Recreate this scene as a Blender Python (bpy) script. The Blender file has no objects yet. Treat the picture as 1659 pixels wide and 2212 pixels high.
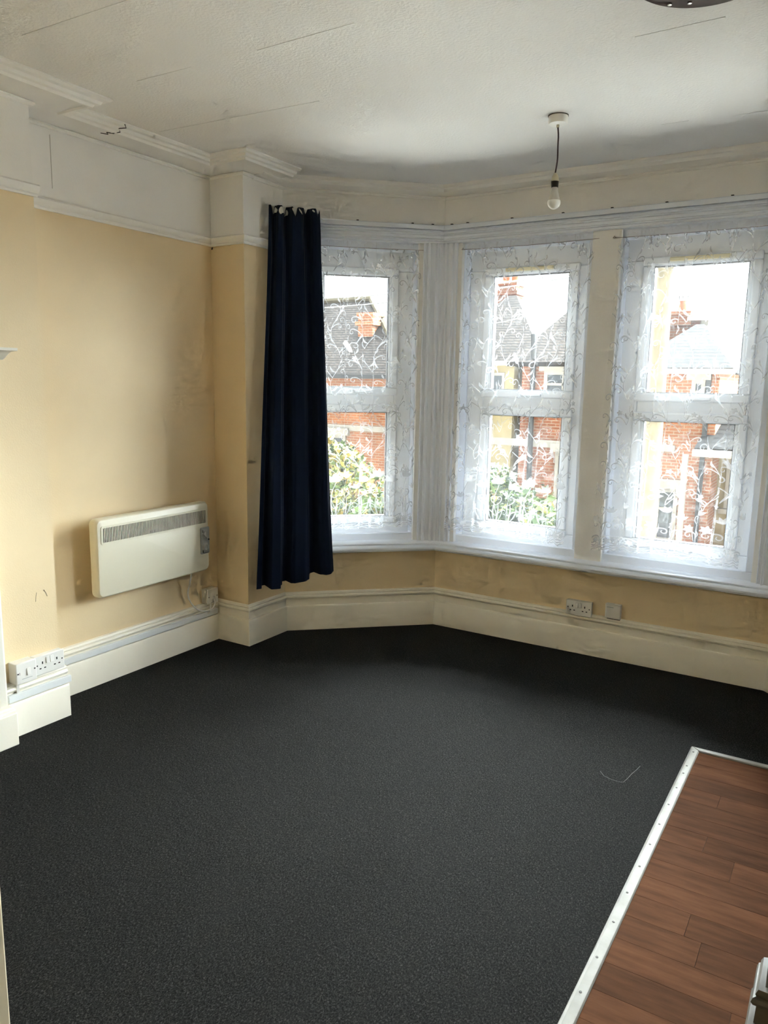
import bpy, bmesh, math, random
from mathutils import Vector, Matrix
random.seed(7)
sc = bpy.context.scene
col = sc.collection
PI = math.pi

# ------------------------------------------------------------------ camera
cam_d = bpy.data.cameras.new('camera'); cam = bpy.data.objects.new('camera', cam_d); col.objects.link(cam)
Rr = Vector((0.85018025, 0.52622204, 0.01684953)); Ru = Vector((-0.10204176, 0.13329633, 0.98580909)); Rf = Vector((-0.51650849, 0.83983478, -0.16702253))
CAM = Vector((3.06753, -3.16209, 1.5))
M = Matrix.Identity(4)
for i in range(3):
    M[i][0] = Rr[i]; M[i][1] = Ru[i]; M[i][2] = -Rf[i]; M[i][3] = CAM[i]
cam.matrix_world = M
cam_d.sensor_fit = 'AUTO'; cam_d.sensor_width = 36.0; cam_d.lens = 1651.57 / 2212 * 36.0
cam_d.clip_start = 0.05; cam_d.clip_end = 300
sc.camera = cam

# ------------------------------------------------------------------ world, exposure
SKY = .95
w = bpy.data.worlds.new('overcast_sky'); sc.world = w; w.use_nodes = True
wn = w.node_tree; bg = wn.nodes['Background']; bg.inputs[0].default_value = (0.88, 0.945, 1.0, 1)
_tc = wn.nodes.new('ShaderNodeTexCoord'); _sp = wn.nodes.new('ShaderNodeSeparateXYZ'); wn.links.new(_tc.outputs['Generated'], _sp.inputs[0])
_mr = wn.nodes.new('ShaderNodeMapRange'); _mr.inputs['From Min'].default_value = 0; _mr.inputs['From Max'].default_value = 1     # standard overcast sky: zenith three times the horizon
_mr.inputs['To Min'].default_value = SKY*.55; _mr.inputs['To Max'].default_value = SKY*1.65; wn.links.new(_sp.outputs[2], _mr.inputs['Value']); wn.links.new(_mr.outputs[0], bg.inputs[1])
vs = sc.view_settings
vs.view_transform = 'Standard'; vs.look = 'None'; vs.gamma = 1.0; vs.use_curve_mapping = False; vs.exposure = 2.15
# sun behind bright cloud over the houses opposite
sun_d = bpy.data.lights.new('veiled_sun', 'SUN'); sun_d.energy = 46.0; sun_d.angle = math.radians(112); sun_d.color = (.90, .955, 1.0)
sun = bpy.data.objects.new('veiled_sun', sun_d); col.objects.link(sun)
_az, _el = math.radians(7), math.radians(47)
sun.rotation_euler = Vector((-math.sin(_az)*math.cos(_el), -math.cos(_az)*math.cos(_el), -math.sin(_el))).to_track_quat('-Z', 'Y').to_euler()
sc.cycles.use_denoising = True
sc.cycles.max_bounces = 7; sc.cycles.diffuse_bounces = 6; sc.cycles.glossy_bounces = 2; sc.cycles.transparent_max_bounces = 16; sc.cycles.transmission_bounces = 4
sc.cycles.use_adaptive_sampling = True; sc.cycles.adaptive_threshold = .085; sc.cycles.adaptive_min_samples = 26
sc.cycles.caustics_reflective = False; sc.cycles.caustics_refractive = False
sc.cycles.sample_clamp_indirect = 8.0

# ------------------------------------------------------------------ materials
def srgb(r, g, b):
    f = lambda c: (c/12.92 if c <= .04045 else ((c+.055)/1.055)**2.4)
    return (f(r/255), f(g/255), f(b/255), 1)
MATS = {}
def mat(name, rgb, rough=.6, spec=.35, metallic=0, var=0.0, vscale=6.0, bump=0.0, bscale=80.0, bdist=.002, coat=0.0, detail=4, sheen=0):
    if name in MATS: return MATS[name]
    m = bpy.data.materials.new(name); m.use_nodes = True; nt = m.node_tree; b = nt.nodes['Principled BSDF']
    c = rgb if len(rgb) == 4 else (*rgb, 1)
    b.inputs['Base Color'].default_value = c; b.inputs['Roughness'].default_value = rough
    b.inputs['Specular IOR Level'].default_value = spec; b.inputs['Metallic'].default_value = metallic
    if coat: b.inputs['Coat Weight'].default_value = coat
    if sheen: b.inputs['Sheen Weight'].default_value = sheen
    tc = nt.nodes.new('ShaderNodeTexCoord')
    if var:
        n = nt.nodes.new('ShaderNodeTexNoise'); n.inputs['Scale'].default_value = vscale; n.inputs['Detail'].default_value = detail
        nt.links.new(tc.outputs['Object'], n.inputs['Vector'])
        r = nt.nodes.new('ShaderNodeValToRGB'); r.color_ramp.elements[0].position = .3; r.color_ramp.elements[1].position = .7
        r.color_ramp.elements[0].color = tuple(x*(1-var) for x in c[:3])+(1,); r.color_ramp.elements[1].color = tuple(min(1, x*(1+var)) for x in c[:3])+(1,)
        nt.links.new(n.outputs['Fac'], r.inputs['Fac']); nt.links.new(r.outputs['Color'], b.inputs['Base Color'])
    if bump:
        n2 = nt.nodes.new('ShaderNodeTexNoise'); n2.inputs['Scale'].default_value = bscale; n2.inputs['Detail'].default_value = 3
        nt.links.new(tc.outputs['Object'], n2.inputs['Vector'])
        bp = nt.nodes.new('ShaderNodeBump'); bp.inputs['Strength'].default_value = bump; bp.inputs['Distance'].default_value = bdist
        nt.links.new(n2.outputs['Fac'], bp.inputs['Height']); nt.links.new(bp.outputs['Normal'], b.inputs['Normal'])
    MATS[name] = m; return m

M_cream = mat('cream_wall_paint', (0.80, 0.645, 0.41), .55, .3, var=.03, vscale=3, bump=.25, bscale=160, bdist=.002)
M_white = mat('white_wall_paint', (0.87, 0.86, 0.835), .6, .3, var=.03, vscale=3, bump=.25, bscale=140, bdist=.002)
M_ceil = mat('ceiling_woodchip_paint', (0.82, 0.815, 0.80), .8, .2, var=.03, vscale=1.5, bump=.6, bscale=95, bdist=.004)
M_gloss = mat('cream_gloss_woodwork', (0.84, 0.80, 0.69), .32, .45, var=.03, vscale=5, bump=.15, bscale=40, bdist=.003)
M_cornice = mat('white_plaster_cornice', (0.875, 0.865, 0.84), .55, .3, var=.03, vscale=4, bump=.2, bscale=60, bdist=.003)
M_wgloss = mat('white_gloss_window_timber', (0.80, 0.84, 0.92), .28, .45, bump=.1, bscale=30, bdist=.003)
M_upvc = mat('white_upvc', (0.82, 0.84, 0.86), .25, .45)
M_gasket = mat('black_rubber_gasket', (0.05, 0.05, 0.055), .6)
M_plastic = mat('white_plastic_fitting', (0.78, 0.77, 0.73), .35, .45)
M_trunk = mat('white_plastic_trunking', (0.76, 0.79, 0.80), .35, .45)
M_heater = mat('ivory_heater_enamel', (0.74, 0.70, 0.56), .35, .45)
M_dark = mat('dark_recess', (0.02, 0.018, 0.015), .7)
M_greyp = mat('grey_control_plastic', (0.33, 0.35, 0.35), .35, .5)
M_greyl = mat('pale_grey_dial_plastic', (0.45, 0.47, 0.46), .4, .5)
M_navy = mat('navy_curtain_fabric', (0.0045, 0.0105, 0.031), .8, .1, bump=.3, bscale=900, bdist=.0006, sheen=.06)
M_lining = mat('white_curtain_lining', (0.68, 0.66, 0.60), .9, .1)
M_alu = mat('worn_aluminium_strip', (0.27, 0.26, 0.235), .5, .25, metallic=.1, var=.12, vscale=14, bump=.2, bscale=60, bdist=.002)
M_brass = mat('dark_screw_head', (0.05, 0.045, 0.04), .5, .5, metallic=.6)
M_cord = mat('purple_brown_flex', (0.055, 0.025, 0.03), .5)
M_holder = mat('cream_lampholder', (0.48, 0.43, 0.30), .4, .5)
M_black = mat('black_bakelite', (0.008, 0.007, 0.006), .35, .5)
M_bulbw = mat('frosted_bulb_dome', (0.80, 0.80, 0.76), .25, .5)
M_bulbn = mat('pale_bulb_neck', (0.50, 0.48, 0.43), .25, .5)
M_steel = mat('bulb_cap_metal', (0.5, 0.48, 0.45), .35, .5, metallic=.9)
M_wooddk = mat('dark_varnished_wood', (0.040, 0.013, 0.004), .5, .25, var=.3, vscale=12)
M_wirem = mat('rusty_hook_wire', (0.22, 0.17, 0.15), .6)
M_ventc = mat('yellowed_vent_plastic', (0.80, 0.70, 0.45), .5)
M_shelfm = mat('mantel_paint', (0.74, 0.71, 0.63), .4, .4)

def carpet_mat():
    m = bpy.data.materials.new('charcoal_loop_carpet'); m.use_nodes = True; nt = m.node_tree; b = nt.nodes['Principled BSDF']
    tc = nt.nodes.new('ShaderNodeTexCoord')
    mp = nt.nodes.new('ShaderNodeMapping'); mp.inputs['Scale'].default_value = (1, .62, 1); mp.inputs['Rotation'].default_value = (0, 0, .35)
    nt.links.new(tc.outputs['Object'], mp.inputs['Vector'])
    n1 = nt.nodes.new('ShaderNodeTexNoise'); n1.inputs['Scale'].default_value = 240; n1.inputs['Detail'].default_value = 3; n1.inputs['Roughness'].default_value = .75
    n1.inputs['Distortion'].default_value = .6
    nt.links.new(mp.outputs[0], n1.inputs['Vector'])
    r = nt.nodes.new('ShaderNodeValToRGB')
    e = r.color_ramp.elements; e[0].position = .36; e[0].color = (.0056, .0054, .0051, 1); e[1].position = .66; e[1].color = (.054, .0525, .0490, 1)
    k = r.color_ramp.elements.new(.52); k.color = (.0175, .0169, .0159, 1)
    nt.links.new(n1.outputs['Fac'], r.inputs['Fac'])
    n3 = nt.nodes.new('ShaderNodeTexNoise'); n3.inputs['Scale'].default_value = 2.5; n3.inputs['Detail'].default_value = 2
    nt.links.new(tc.outputs['Object'], n3.inputs['Vector'])
    mr = nt.nodes.new('ShaderNodeMapRange'); mr.inputs['To Min'].default_value = .9; mr.inputs['To Max'].default_value = 1.1
    nt.links.new(n3.outputs['Fac'], mr.inputs['Value'])
    mx = nt.nodes.new('ShaderNodeMix'); mx.data_type = 'RGBA'; mx.blend_type = 'MULTIPLY'; mx.inputs[0].default_value = 1
    nt.links.new(r.outputs['Color'], mx.inputs[6]); nt.links.new(mr.outputs[0], mx.inputs[7])
    nt.links.new(mx.outputs[2], b.inputs['Base Color'])
    b.inputs['Roughness'].default_value = .95; b.inputs['Specular IOR Level'].default_value = .08
    bp = nt.nodes.new('ShaderNodeBump'); bp.inputs['Strength'].default_value = .8; bp.inputs['Distance'].default_value = .004
    nt.links.new(n1.outputs['Fac'], bp.inputs['Height']); nt.links.new(bp.outputs['Normal'], b.inputs['Normal'])
    return m
M_carpet = carpet_mat()

def plank_mat():
    m = bpy.data.materials.new('brown_wood_effect_plank'); m.use_nodes = True; nt = m.node_tree; b = nt.nodes['Principled BSDF']
    tc = nt.nodes.new('ShaderNodeTexCoord'); oi = nt.nodes.new('ShaderNodeObjectInfo')
    mp = nt.nodes.new('ShaderNodeMapping'); mp.inputs['Scale'].default_value = (3, 22, 1)
    add = nt.nodes.new('ShaderNodeVectorMath'); add.operation = 'ADD'
    cmb = nt.nodes.new('ShaderNodeCombineXYZ'); mul = nt.nodes.new('ShaderNodeMath'); mul.operation = 'MULTIPLY'; mul.inputs[1].default_value = 37
    nt.links.new(oi.outputs['Random'], mul.inputs[0]); nt.links.new(mul.outputs[0], cmb.inputs[2])
    nt.links.new(tc.outputs['Object'], mp.inputs['Vector']); nt.links.new(mp.outputs[0], add.inputs[0]); nt.links.new(cmb.outputs[0], add.inputs[1])
    n = nt.nodes.new('ShaderNodeTexNoise'); n.inputs['Scale'].default_value = 1.6; n.inputs['Detail'].default_value = 6; n.inputs['Roughness'].default_value = .62
    nt.links.new(add.outputs[0], n.inputs['Vector'])
    r = nt.nodes.new('ShaderNodeValToRGB'); e = r.color_ramp.elements
    e[0].position = .28; e[0].color = (.072, .0290, .0138, 1); e[1].position = .78; e[1].color = (.150, .063, .029, 1)
    nt.links.new(n.outputs['Fac'], r.inputs['Fac'])
    mr = nt.nodes.new('ShaderNodeMapRange'); mr.inputs['To Min'].default_value = .78; mr.inputs['To Max'].default_value = 1.15
    nt.links.new(oi.outputs['Random'], mr.inputs['Value'])
    mx = nt.nodes.new('ShaderNodeMix'); mx.data_type = 'RGBA'; mx.blend_type = 'MULTIPLY'; mx.inputs[0].default_value = 1
    nt.links.new(r.outputs['Color'], mx.inputs[6]); nt.links.new(mr.outputs[0], mx.inputs[7]); nt.links.new(mx.outputs[2], b.inputs['Base Color'])
    b.inputs['Roughness'].default_value = .8; b.inputs['Specular IOR Level'].default_value = .04
    bp = nt.nodes.new('ShaderNodeBump'); bp.inputs['Strength'].default_value = .15; bp.inputs['Distance'].default_value = .001
    nt.links.new(n.outputs['Fac'], bp.inputs['Height']); nt.links.new(bp.outputs['Normal'], b.inputs['Normal'])
    return m
M_plank = plank_mat()

def sheer_mat(name, opacity, colr=(.9, .92, .96), trans=.5):
    m = bpy.data.materials.new(name); m.use_nodes = True; nt = m.node_tree
    for n in list(nt.nodes): nt.nodes.remove(n)
    out = nt.nodes.new('ShaderNodeOutputMaterial'); tr = nt.nodes.new('ShaderNodeBsdfTransparent'); df = nt.nodes.new('ShaderNodeBsdfDiffuse'); tl = nt.nodes.new('ShaderNodeBsdfTranslucent')
    df.inputs[0].default_value = (*colr, 1); tl.inputs[0].default_value = (*colr, 1)
    m1 = nt.nodes.new('ShaderNodeMixShader'); m1.inputs[0].default_value = trans; nt.links.new(df.outputs[0], m1.inputs[1]); nt.links.new(tl.outputs[0], m1.inputs[2])
    m2 = nt.nodes.new('ShaderNodeMixShader'); m2.inputs[0].default_value = opacity; nt.links.new(tr.outputs[0], m2.inputs[1]); nt.links.new(m1.outputs[0], m2.inputs[2])
    nt.links.new(m2.outputs[0], out.inputs[0]); return m
M_sheer = sheer_mat('sheer_white_net', .052, trans=.22)
M_lace = sheer_mat('white_lace_embroidery', .38, trans=.14)

def glass_mat():
    m = bpy.data.materials.new('window_glass'); m.use_nodes = True; nt = m.node_tree
    for n in list(nt.nodes): nt.nodes.remove(n)
    out = nt.nodes.new('ShaderNodeOutputMaterial'); tr = nt.nodes.new('ShaderNodeBsdfTransparent'); gl = nt.nodes.new('ShaderNodeBsdfGlossy')
    tr.inputs[0].default_value = (.93, .95, .94, 1); gl.inputs['Roughness'].default_value = .02
    fr = nt.nodes.new('ShaderNodeFresnel'); fr.inputs[0].default_value = 1.45
    mx = nt.nodes.new('ShaderNodeMixShader'); nt.links.new(fr.outputs[0], mx.inputs[0]); nt.links.new(tr.outputs[0], mx.inputs[1]); nt.links.new(gl.outputs[0], mx.inputs[2])
    nt.links.new(mx.outputs[0], out.inputs[0]); return m
M_glass = glass_mat()

def brick_mat(name, c1, c2, mortar, bw, bh, ms, vec='wall', rough=.9):
    m = bpy.data.materials.new(name); m.use_nodes = True; nt = m.node_tree; b = nt.nodes['Principled BSDF']
    tc = nt.nodes.new('ShaderNodeTexCoord'); sp = nt.nodes.new('ShaderNodeSeparateXYZ'); nt.links.new(tc.outputs['Object'], sp.inputs[0])
    ad = nt.nodes.new('ShaderNodeMath'); ad.operation = 'ADD'; nt.links.new(sp.outputs[0], ad.inputs[0]); nt.links.new(sp.outputs[1], ad.inputs[1])
    cb = nt.nodes.new('ShaderNodeCombineXYZ'); nt.links.new(ad.outputs[0], cb.inputs[0]); nt.links.new(sp.outputs[2], cb.inputs[1])
    t = nt.nodes.new('ShaderNodeTexBrick'); t.inputs['Scale'].default_value = 1; t.inputs['Brick Width'].default_value = bw; t.inputs['Row Height'].default_value = bh
    t.inputs['Mortar Size'].default_value = ms; t.inputs['Color1'].default_value = c1; t.inputs['Color2'].default_value = c2; t.inputs['Mortar'].default_value = mortar
    nt.links.new(cb.outputs[0], t.inputs['Vector'])
    n = nt.nodes.new('ShaderNodeTexNoise'); n.inputs['Scale'].default_value = 1.2; n.inputs['Detail'].default_value = 5; nt.links.new(tc.outputs['Object'], n.inputs['Vector'])
    mr = nt.nodes.new('ShaderNodeMapRange'); mr.inputs['To Min'].default_value = .65; mr.inputs['To Max'].default_value = 1.35; nt.links.new(n.outputs['Fac'], mr.inputs['Value'])
    mx = nt.nodes.new('ShaderNodeMix'); mx.data_type = 'RGBA'; mx.blend_type = 'MULTIPLY'; mx.inputs[0].default_value = 1
    nt.links.new(t.outputs['Color'], mx.inputs[6]); nt.links.new(mr.outputs[0], mx.inputs[7]); nt.links.new(mx.outputs[2], b.inputs['Base Color'])
    b.inputs['Roughness'].default_value = rough; b.inputs['Specular IOR Level'].default_value = .05
    return m
M_brick = brick_mat('red_brick_wall', (.21, .072, .036, 1), (.15, .052, .028, 1), (.22, .17, .13, 1), .225, .075, .010)
M_brick2 = brick_mat('orange_brick_wall', (.25, .095, .045, 1), (.19, .070, .035, 1), (.24, .19, .14, 1), .225, .075, .010)
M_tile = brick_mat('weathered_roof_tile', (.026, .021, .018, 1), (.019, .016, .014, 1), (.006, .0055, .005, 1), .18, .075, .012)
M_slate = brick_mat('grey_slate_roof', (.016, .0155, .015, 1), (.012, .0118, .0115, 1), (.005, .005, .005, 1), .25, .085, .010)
M_ridge = mat('ridge_tile_lichen', (.05, .042, .026), .9, .1, var=.35, vscale=5)
M_terra = mat('terracotta_pot', (.28, .09, .04), .8)
M_render = mat('cream_render', (.2, .16, .085), .9, var=.12, vscale=3)
M_wpaint = mat('white_painted_stone', (.24, .22, .19), .8, var=.1, vscale=3)
M_houseglass = mat('dark_house_window_glass', (.05, .055, .06), .08, .6)
M_lead = mat('pale_lead_flashing', (.55, .52, .46), .6)
M_pipe = mat('dark_drainpipe', (.02, .021, .022), .5)
M_pole = mat('pale_weathered_timber_pole', (.085, .070, .043), .9, var=.25, vscale=9)
M_cable = mat('overhead_cable', (.10, .10, .10), .7)
M_ground = mat('garden_ground', (.16, .125, .09), .95, var=.3, vscale=.8)
M_road = mat('street_tarmac', (.075, .075, .075), .9, var=.15, vscale=3)
M_leafs = [mat('leaf_green', (.055, .085, .022), .7, var=.3, vscale=9), mat('leaf_yellow_green', (.13, .135, .026), .7, var=.3, vscale=9), mat('leaf_dark_green', (.028, .048, .018), .7), mat('leaf_yellow', (.22, .155, .026), .7)]
M_bark = mat('shrub_bark', (.07, .05, .035), .9)

# ------------------------------------------------------------------ mesh helpers
WL = {}
class MB:
    def __init__(s, T=None): s.v = []; s.f = []; s.mi = []; s.T = T
    def add(s, vs, fs, mi=0):
        o = len(s.v)
        s.v += [tuple(s.T(*p)) if s.T else tuple(p) for p in vs]
        for f in fs: s.f.append(tuple(i+o for i in f)); s.mi.append(mi)
        return s
    def box(s, x0, x1, y0, y1, z0, z1, mi=0):
        return s.add([(x0,y0,z0),(x1,y0,z0),(x1,y1,z0),(x0,y1,z0),(x0,y0,z1),(x1,y0,z1),(x1,y1,z1),(x0,y1,z1)],
              [(0,3,2,1),(4,5,6,7),(0,1,5,4),(1,2,6,5),(2,3,7,6),(3,0,4,7)], mi)
    def prism(s, pts, axis_a, axis_b, mi=0):   # pts: two rings of equal length
        n = len(axis_a); s.add(list(axis_a)+list(axis_b), [tuple(range(n))[::-1], tuple(range(n, 2*n))]+[(i,(i+1)%n,n+(i+1)%n,n+i) for i in range(n)], mi); return s
    def loft(s, rings, cap=True, closed=True, mi=0):
        n = len(rings[0]); vs = [p for r in rings for p in r]; fs = []
        for k in range(len(rings)-1):
            for i in range(n if closed else n-1):
                j = (i+1) % n; fs.append((k*n+i, k*n+j, (k+1)*n+j, (k+1)*n+i))
        if cap and closed:
            fs.append(tuple(range(n))[::-1]); fs.append(tuple(range((len(rings)-1)*n, len(rings)*n)))
        return s.add(vs, fs, mi)
    def lathe(s, prof, c=(0,0,0), axis='z', seg=32, mi=0):   # prof: (r, h)
        rings = []
        for r, h in prof:
            ring = []
            for i in range(seg):
                a = 2*PI*i/seg; u, v = max(r, 1e-5)*math.cos(a), max(r, 1e-5)*math.sin(a)
                ring.append((c[0]+u, c[1]+v, c[2]+h) if axis == 'z' else ((c[0]+h, c[1]+u, c[2]+v) if axis == 'x' else (c[0]+u, c[1]+h, c[2]+v)))
            rings.append(ring)
        return s.loft(rings, mi=mi)
    def tube(s, pts, r, seg=8, mi=0):
        pts = [Vector(p) for p in pts]; rings = []
        for k, p in enumerate(pts):
            t = (pts[min(k+1, len(pts)-1)]-pts[max(k-1, 0)]).normalized()
            a = Vector((0,0,1)) if abs(t.z) < .9 else Vector((1,0,0))
            u = t.cross(a).normalized(); v = t.cross(u)
            rr = r[k] if isinstance(r, (list, tuple)) else r
            rings.append([tuple(p+u*rr*math.cos(2*PI*i/seg)+v*rr*math.sin(2*PI*i/seg)) for i in range(seg)])
        return s.loft(rings, mi=mi)
    def build(s, name, m, parent=None, smooth=False, bevel=0, bseg=2, recalc=True, origin=None):
        xs = [p[0] for p in s.v]; ys = [p[1] for p in s.v]; zs = [p[2] for p in s.v]
        if parent is not None: o = WL[parent.name]
        else: o = origin or ((min(xs)+max(xs))/2, (min(ys)+max(ys))/2, min(zs))
        me = bpy.data.meshes.new(name)
        me.from_pydata([(p[0]-o[0], p[1]-o[1], p[2]-o[2]) for p in s.v], [], s.f)
        for mm in (m if isinstance(m, (list, tuple)) else [m]): me.materials.append(mm)
        for p, i in zip(me.polygons, s.mi): p.material_index = i
        if recalc:
            bm = bmesh.new(); bm.from_mesh(me); bmesh.ops.recalc_face_normals(bm, faces=bm.faces); bm.to_mesh(me); bm.free()
        if smooth:
            for p in me.polygons: p.use_smooth = True
        me.update()
        ob = bpy.data.objects.new(name, me); col.objects.link(ob)
        if parent is not None: ob.parent = parent
        else: ob.location = o
        WL[ob.name] = o
        if bevel:
            b = ob.modifiers.new('bevel', 'BEVEL'); b.width = bevel; b.segments = bseg; b.limit_method = 'ANGLE'; b.angle_limit = .6
        if smooth or bevel:
            try:
                for p in me.polygons: p.use_smooth = True
                me.set_sharp_from_angle(angle=.5)
            except Exception: pass
        return ob
def tag(o, label, cat=None, group=None, kind=None):
    o['label'] = label
    if cat: o['category'] = cat
    if group: o['group'] = group
    if kind: o['kind'] = kind
    return o
def empty(name, loc, label=None, cat=None, group=None, kind=None):
    o = bpy.data.objects.new(name, None); col.objects.link(o); o.location = loc; o.empty_display_size = .1; WL[o.name] = tuple(loc)
    if label: tag(o, label, cat, group, kind)
    return o
def struct(o, label): o['kind'] = 'structure'; o['label'] = label; return o

def seg_n(a, b):
    d = Vector((b[0]-a[0], b[1]-a[1])).normalized(); return Vector((d.y, -d.x))
def mitres(path):
    out = []
    for i, p in enumerate(path):
        if i == 0: m = seg_n(path[0], path[1])
        elif i == len(path)-1: m = seg_n(path[-2], path[-1])
        else:
            n1, n2 = seg_n(path[i-1], p), seg_n(p, path[i+1]); b = (n1+n2); m = b/(1+n1.dot(n2))
        out.append(m)
    return out
def offset_path(path, d): return [(p[0]+m.x*d, p[1]+m.y*d) for p, m in zip(path, mitres(path))]
def sweep(mb, path, prof, mi=0):      # prof: closed list of (offset inward, z)
    ms = mitres(path)
    return mb.loft([[(p[0]+m.x*o, p[1]+m.y*o, z) for o, z in prof] for p, m in zip(path, ms)], mi=mi)
def rrect(y0, y1, z0, z1, r, n=6):
    pts = []
    for cy, cz, a0 in ((y1-r, z1-r, 0), (y0+r, z1-r, PI/2), (y0+r, z0+r, PI), (y1-r, z0+r, 1.5*PI)):
        for i in range(n+1):
            a = a0+PI/2*i/n; pts.append((cy+r*math.cos(a), cz+r*math.sin(a)))
    return pts

# ------------------------------------------------------------------ plan of the room (metres)
H = 2.605
SK = [(0, 0), (.2356, 0), (.2356, .3419), (.9075, .9626), (2.7932, .9626), (3.4651, .3419), (3.4651, 0), (3.70, 0)]   # skirting faces
AX, BX, BY = -.03, .155, -1.155           # alcove wall face, breast wall face, breast edge
WP = offset_path([(0, -1)]+SK+[(3.70, -1)], -.03)
P0, P1, P2, P3, P4, P5, P6, P7 = WP[1:9]     # wall face corners
YB = -3.45; XR = 3.73
RAILZ = 2.235
# local frames for the three bay faces: (s along, off inward, z)
def frame_of(a, b):
    d = Vector((b[0]-a[0], b[1]-a[1])); L = d.length; d.normalize(); n = Vector((d.y, -d.x))
    return (lambda s, o, z: (a[0]+d.x*s+n.x*o, a[1]+d.y*s+n.y*o, z)), L
T1, L1 = frame_of(P2, P3); TF, LF = frame_of(P3, P4); T3, L3 = frame_of(P4, P5)
FX = P3[0]    # front wall s = x - FX

# ---- portals for sky light at the real window openings
def portal(T, s0, s1, z0, z1, o):
    ld = bpy.data.lights.new('window_portal', 'AREA'); ld.shape = 'RECTANGLE'; ld.size = s1-s0; ld.size_y = z1-z0
    ld.cycles.is_portal = True
    ob = bpy.data.objects.new('window_portal', ld); col.objects.link(ob)
    c = Vector(T((s0+s1)/2, o, (z0+z1)/2)); dx = (Vector(T(1, 0, 0))-Vector(T(0, 0, 0))).normalized(); nn = (Vector(T(0, 1, 0))-Vector(T(0, 0, 0))).normalized()
    mt = Matrix.Identity(4); zc = -nn; yc = zc.cross(dx)
    for i in range(3): mt[i][0] = dx[i]; mt[i][1] = yc[i]; mt[i][2] = zc[i]; mt[i][3] = c[i]
    ob.matrix_world = mt

# ------------------------------------------------------------------ shell
f = MB().box(AX-.3, XR+.3, YB-1.5, 1.35, -.12, 0)
floor = struct(f.build('floor', M_carpet, origin=(0, 0, 0)), 'charcoal grey speckled carpet covering most of the room')
c = MB().box(AX-.3, XR+.3, YB-1.5, 1.5, H, H+.15)
ceiling = struct(c.build('ceiling', M_ceil, origin=(0, 0, H)), 'off-white woodchip papered ceiling')
for (x0, x1, y, sl) in [(.23, .62, -.555, .05), (.64, 1.10, -.535, .045), (.62, .90, -1.015, .02), (1.20, 1.60, -1.0, -.01), (.60, 1.12, -1.47, .025), (2.22, 2.33, .42, .03), (2.50, 2.75, .445, .05), (2.33, 2.60, -.48, -.02)]:
    MB().prism(None, [(x0, y, H-.0012), (x1, y+sl*(x1-x0), H-.0012), (x1, y+sl*(x1-x0)+.006, H-.0012), (x0, y+.006, H-.0012)],
               [(x0, y, H), (x1, y+sl*(x1-x0), H), (x1, y+sl*(x1-x0)+.006, H), (x0, y+.006, H)]).build('paper_seam', M_ceil, ceiling)

def two_tone(name, label, boxes, extra=None):
    mb = MB()
    for (x0, x1, y0, y1) in boxes:
        mb.box(x0, x1, y0, y1, 0, RAILZ, 0); mb.box(x0, x1, y0, y1, RAILZ, H, 1)
    return struct(mb.build(name, [M_cream, M_white]), label)
wl = two_tone('wall_left', 'cream alcove wall with white frieze behind the heater', [(AX-.25, AX, BY-.02, P0[1]+.3)])
MB().box(AX, AX+.0015, -.935, -.932, 2.31, 2.53).build('plaster_crack', mat('crack_grey', (.58, .56, .52), .9), wl)  # thin grey line of the plaster crack
wlb = two_tone('wall_left_breast', 'cream chimney breast wall with white frieze at left edge', [(AX-.25, BX, YB, BY)])
two_tone('wall_left_pier', 'narrow cream pier wall at the left of the bay', [(AX-.25, P1[0], P0[1], P2[1]+.22)])
two_tone('wall_right', 'cream right hand wall beside the kitchen floor', [(XR, XR+.2, YB, P7[1]+.3)])
two_tone('wall_right_pier', 'cream pier wall at the right of the bay', [(P6[0], XR+.2, P6[1], P5[1]+.22)])
# back wall with the doorway beside the photographer
DX0, DX1 = 1.93, 2.73
mb = MB()
for (x0, x1, z0, z1, k) in [(AX-.25, DX0, 0, RAILZ, 0), (DX1, XR+.2, 0, RAILZ, 0), (DX0, DX1, 2.03, RAILZ, 0), (AX-.25, XR+.2, RAILZ, H, 1)]:
    mb.box(x0, x1, YB-.12, YB, z0, z1, k)
struct(mb.build('wall_back', [M_cream, M_white]), 'cream back wall with the doorway behind the camera')
struct(MB().box(DX0-.7, DX1+.7, YB-1.2, YB-1.1, 0, H).box(DX0-.7, DX0-.6, YB-1.1, YB-.12, 0, H).box(DX1+.6, DX1+.7, YB-1.1, YB-.12, 0, H).build('wall_hall', M_cream), 'plain cream hall wall beyond the doorway')

# bay walls: masonry around the windows
OZ0, OZ1 = .53, 2.31      # masonry opening heights
def bay_wall(name, label, T, L, openings, e0, e1):
    mb = MB(T); lo, hi = -e0, L+e1
    mb.box(lo, hi, -.26, 0, 0, OZ0, 0); mb.box(lo, hi, -.26, 0, OZ1, H, 1)
    s = lo
    for a, b in openings:
        mb.box(s, a, -.26, 0, OZ0, OZ1, 1); s = b
    mb.box(s, hi, -.26, 0, OZ0, OZ1, 1)
    return struct(mb.build(name, [M_cream, M_white]), label)
W1 = (.095, .785); W2 = (1.02-FX, 1.771-FX); W3 = (1.93-FX, 2.68-FX); W4 = (L3-.785, L3-.095)
bay_wall('wall_bay_left', 'angled bay wall under and over the left window', T1, L1, [(W1[0]-.005, W1[1]+.005)], .02, .0)
bay_wall('wall_bay_front', 'front bay wall under and over the two windows', TF, LF, [(W2[0]-.005, W2[1]+.005), (W3[0]-.005, W3[1]+.005)], .0, .0)
bay_wall('wall_bay_right', 'angled bay wall at the right of the bay', T3, L3, [(W4[0]-.005, W4[1]+.005)], .0, .02)
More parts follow.
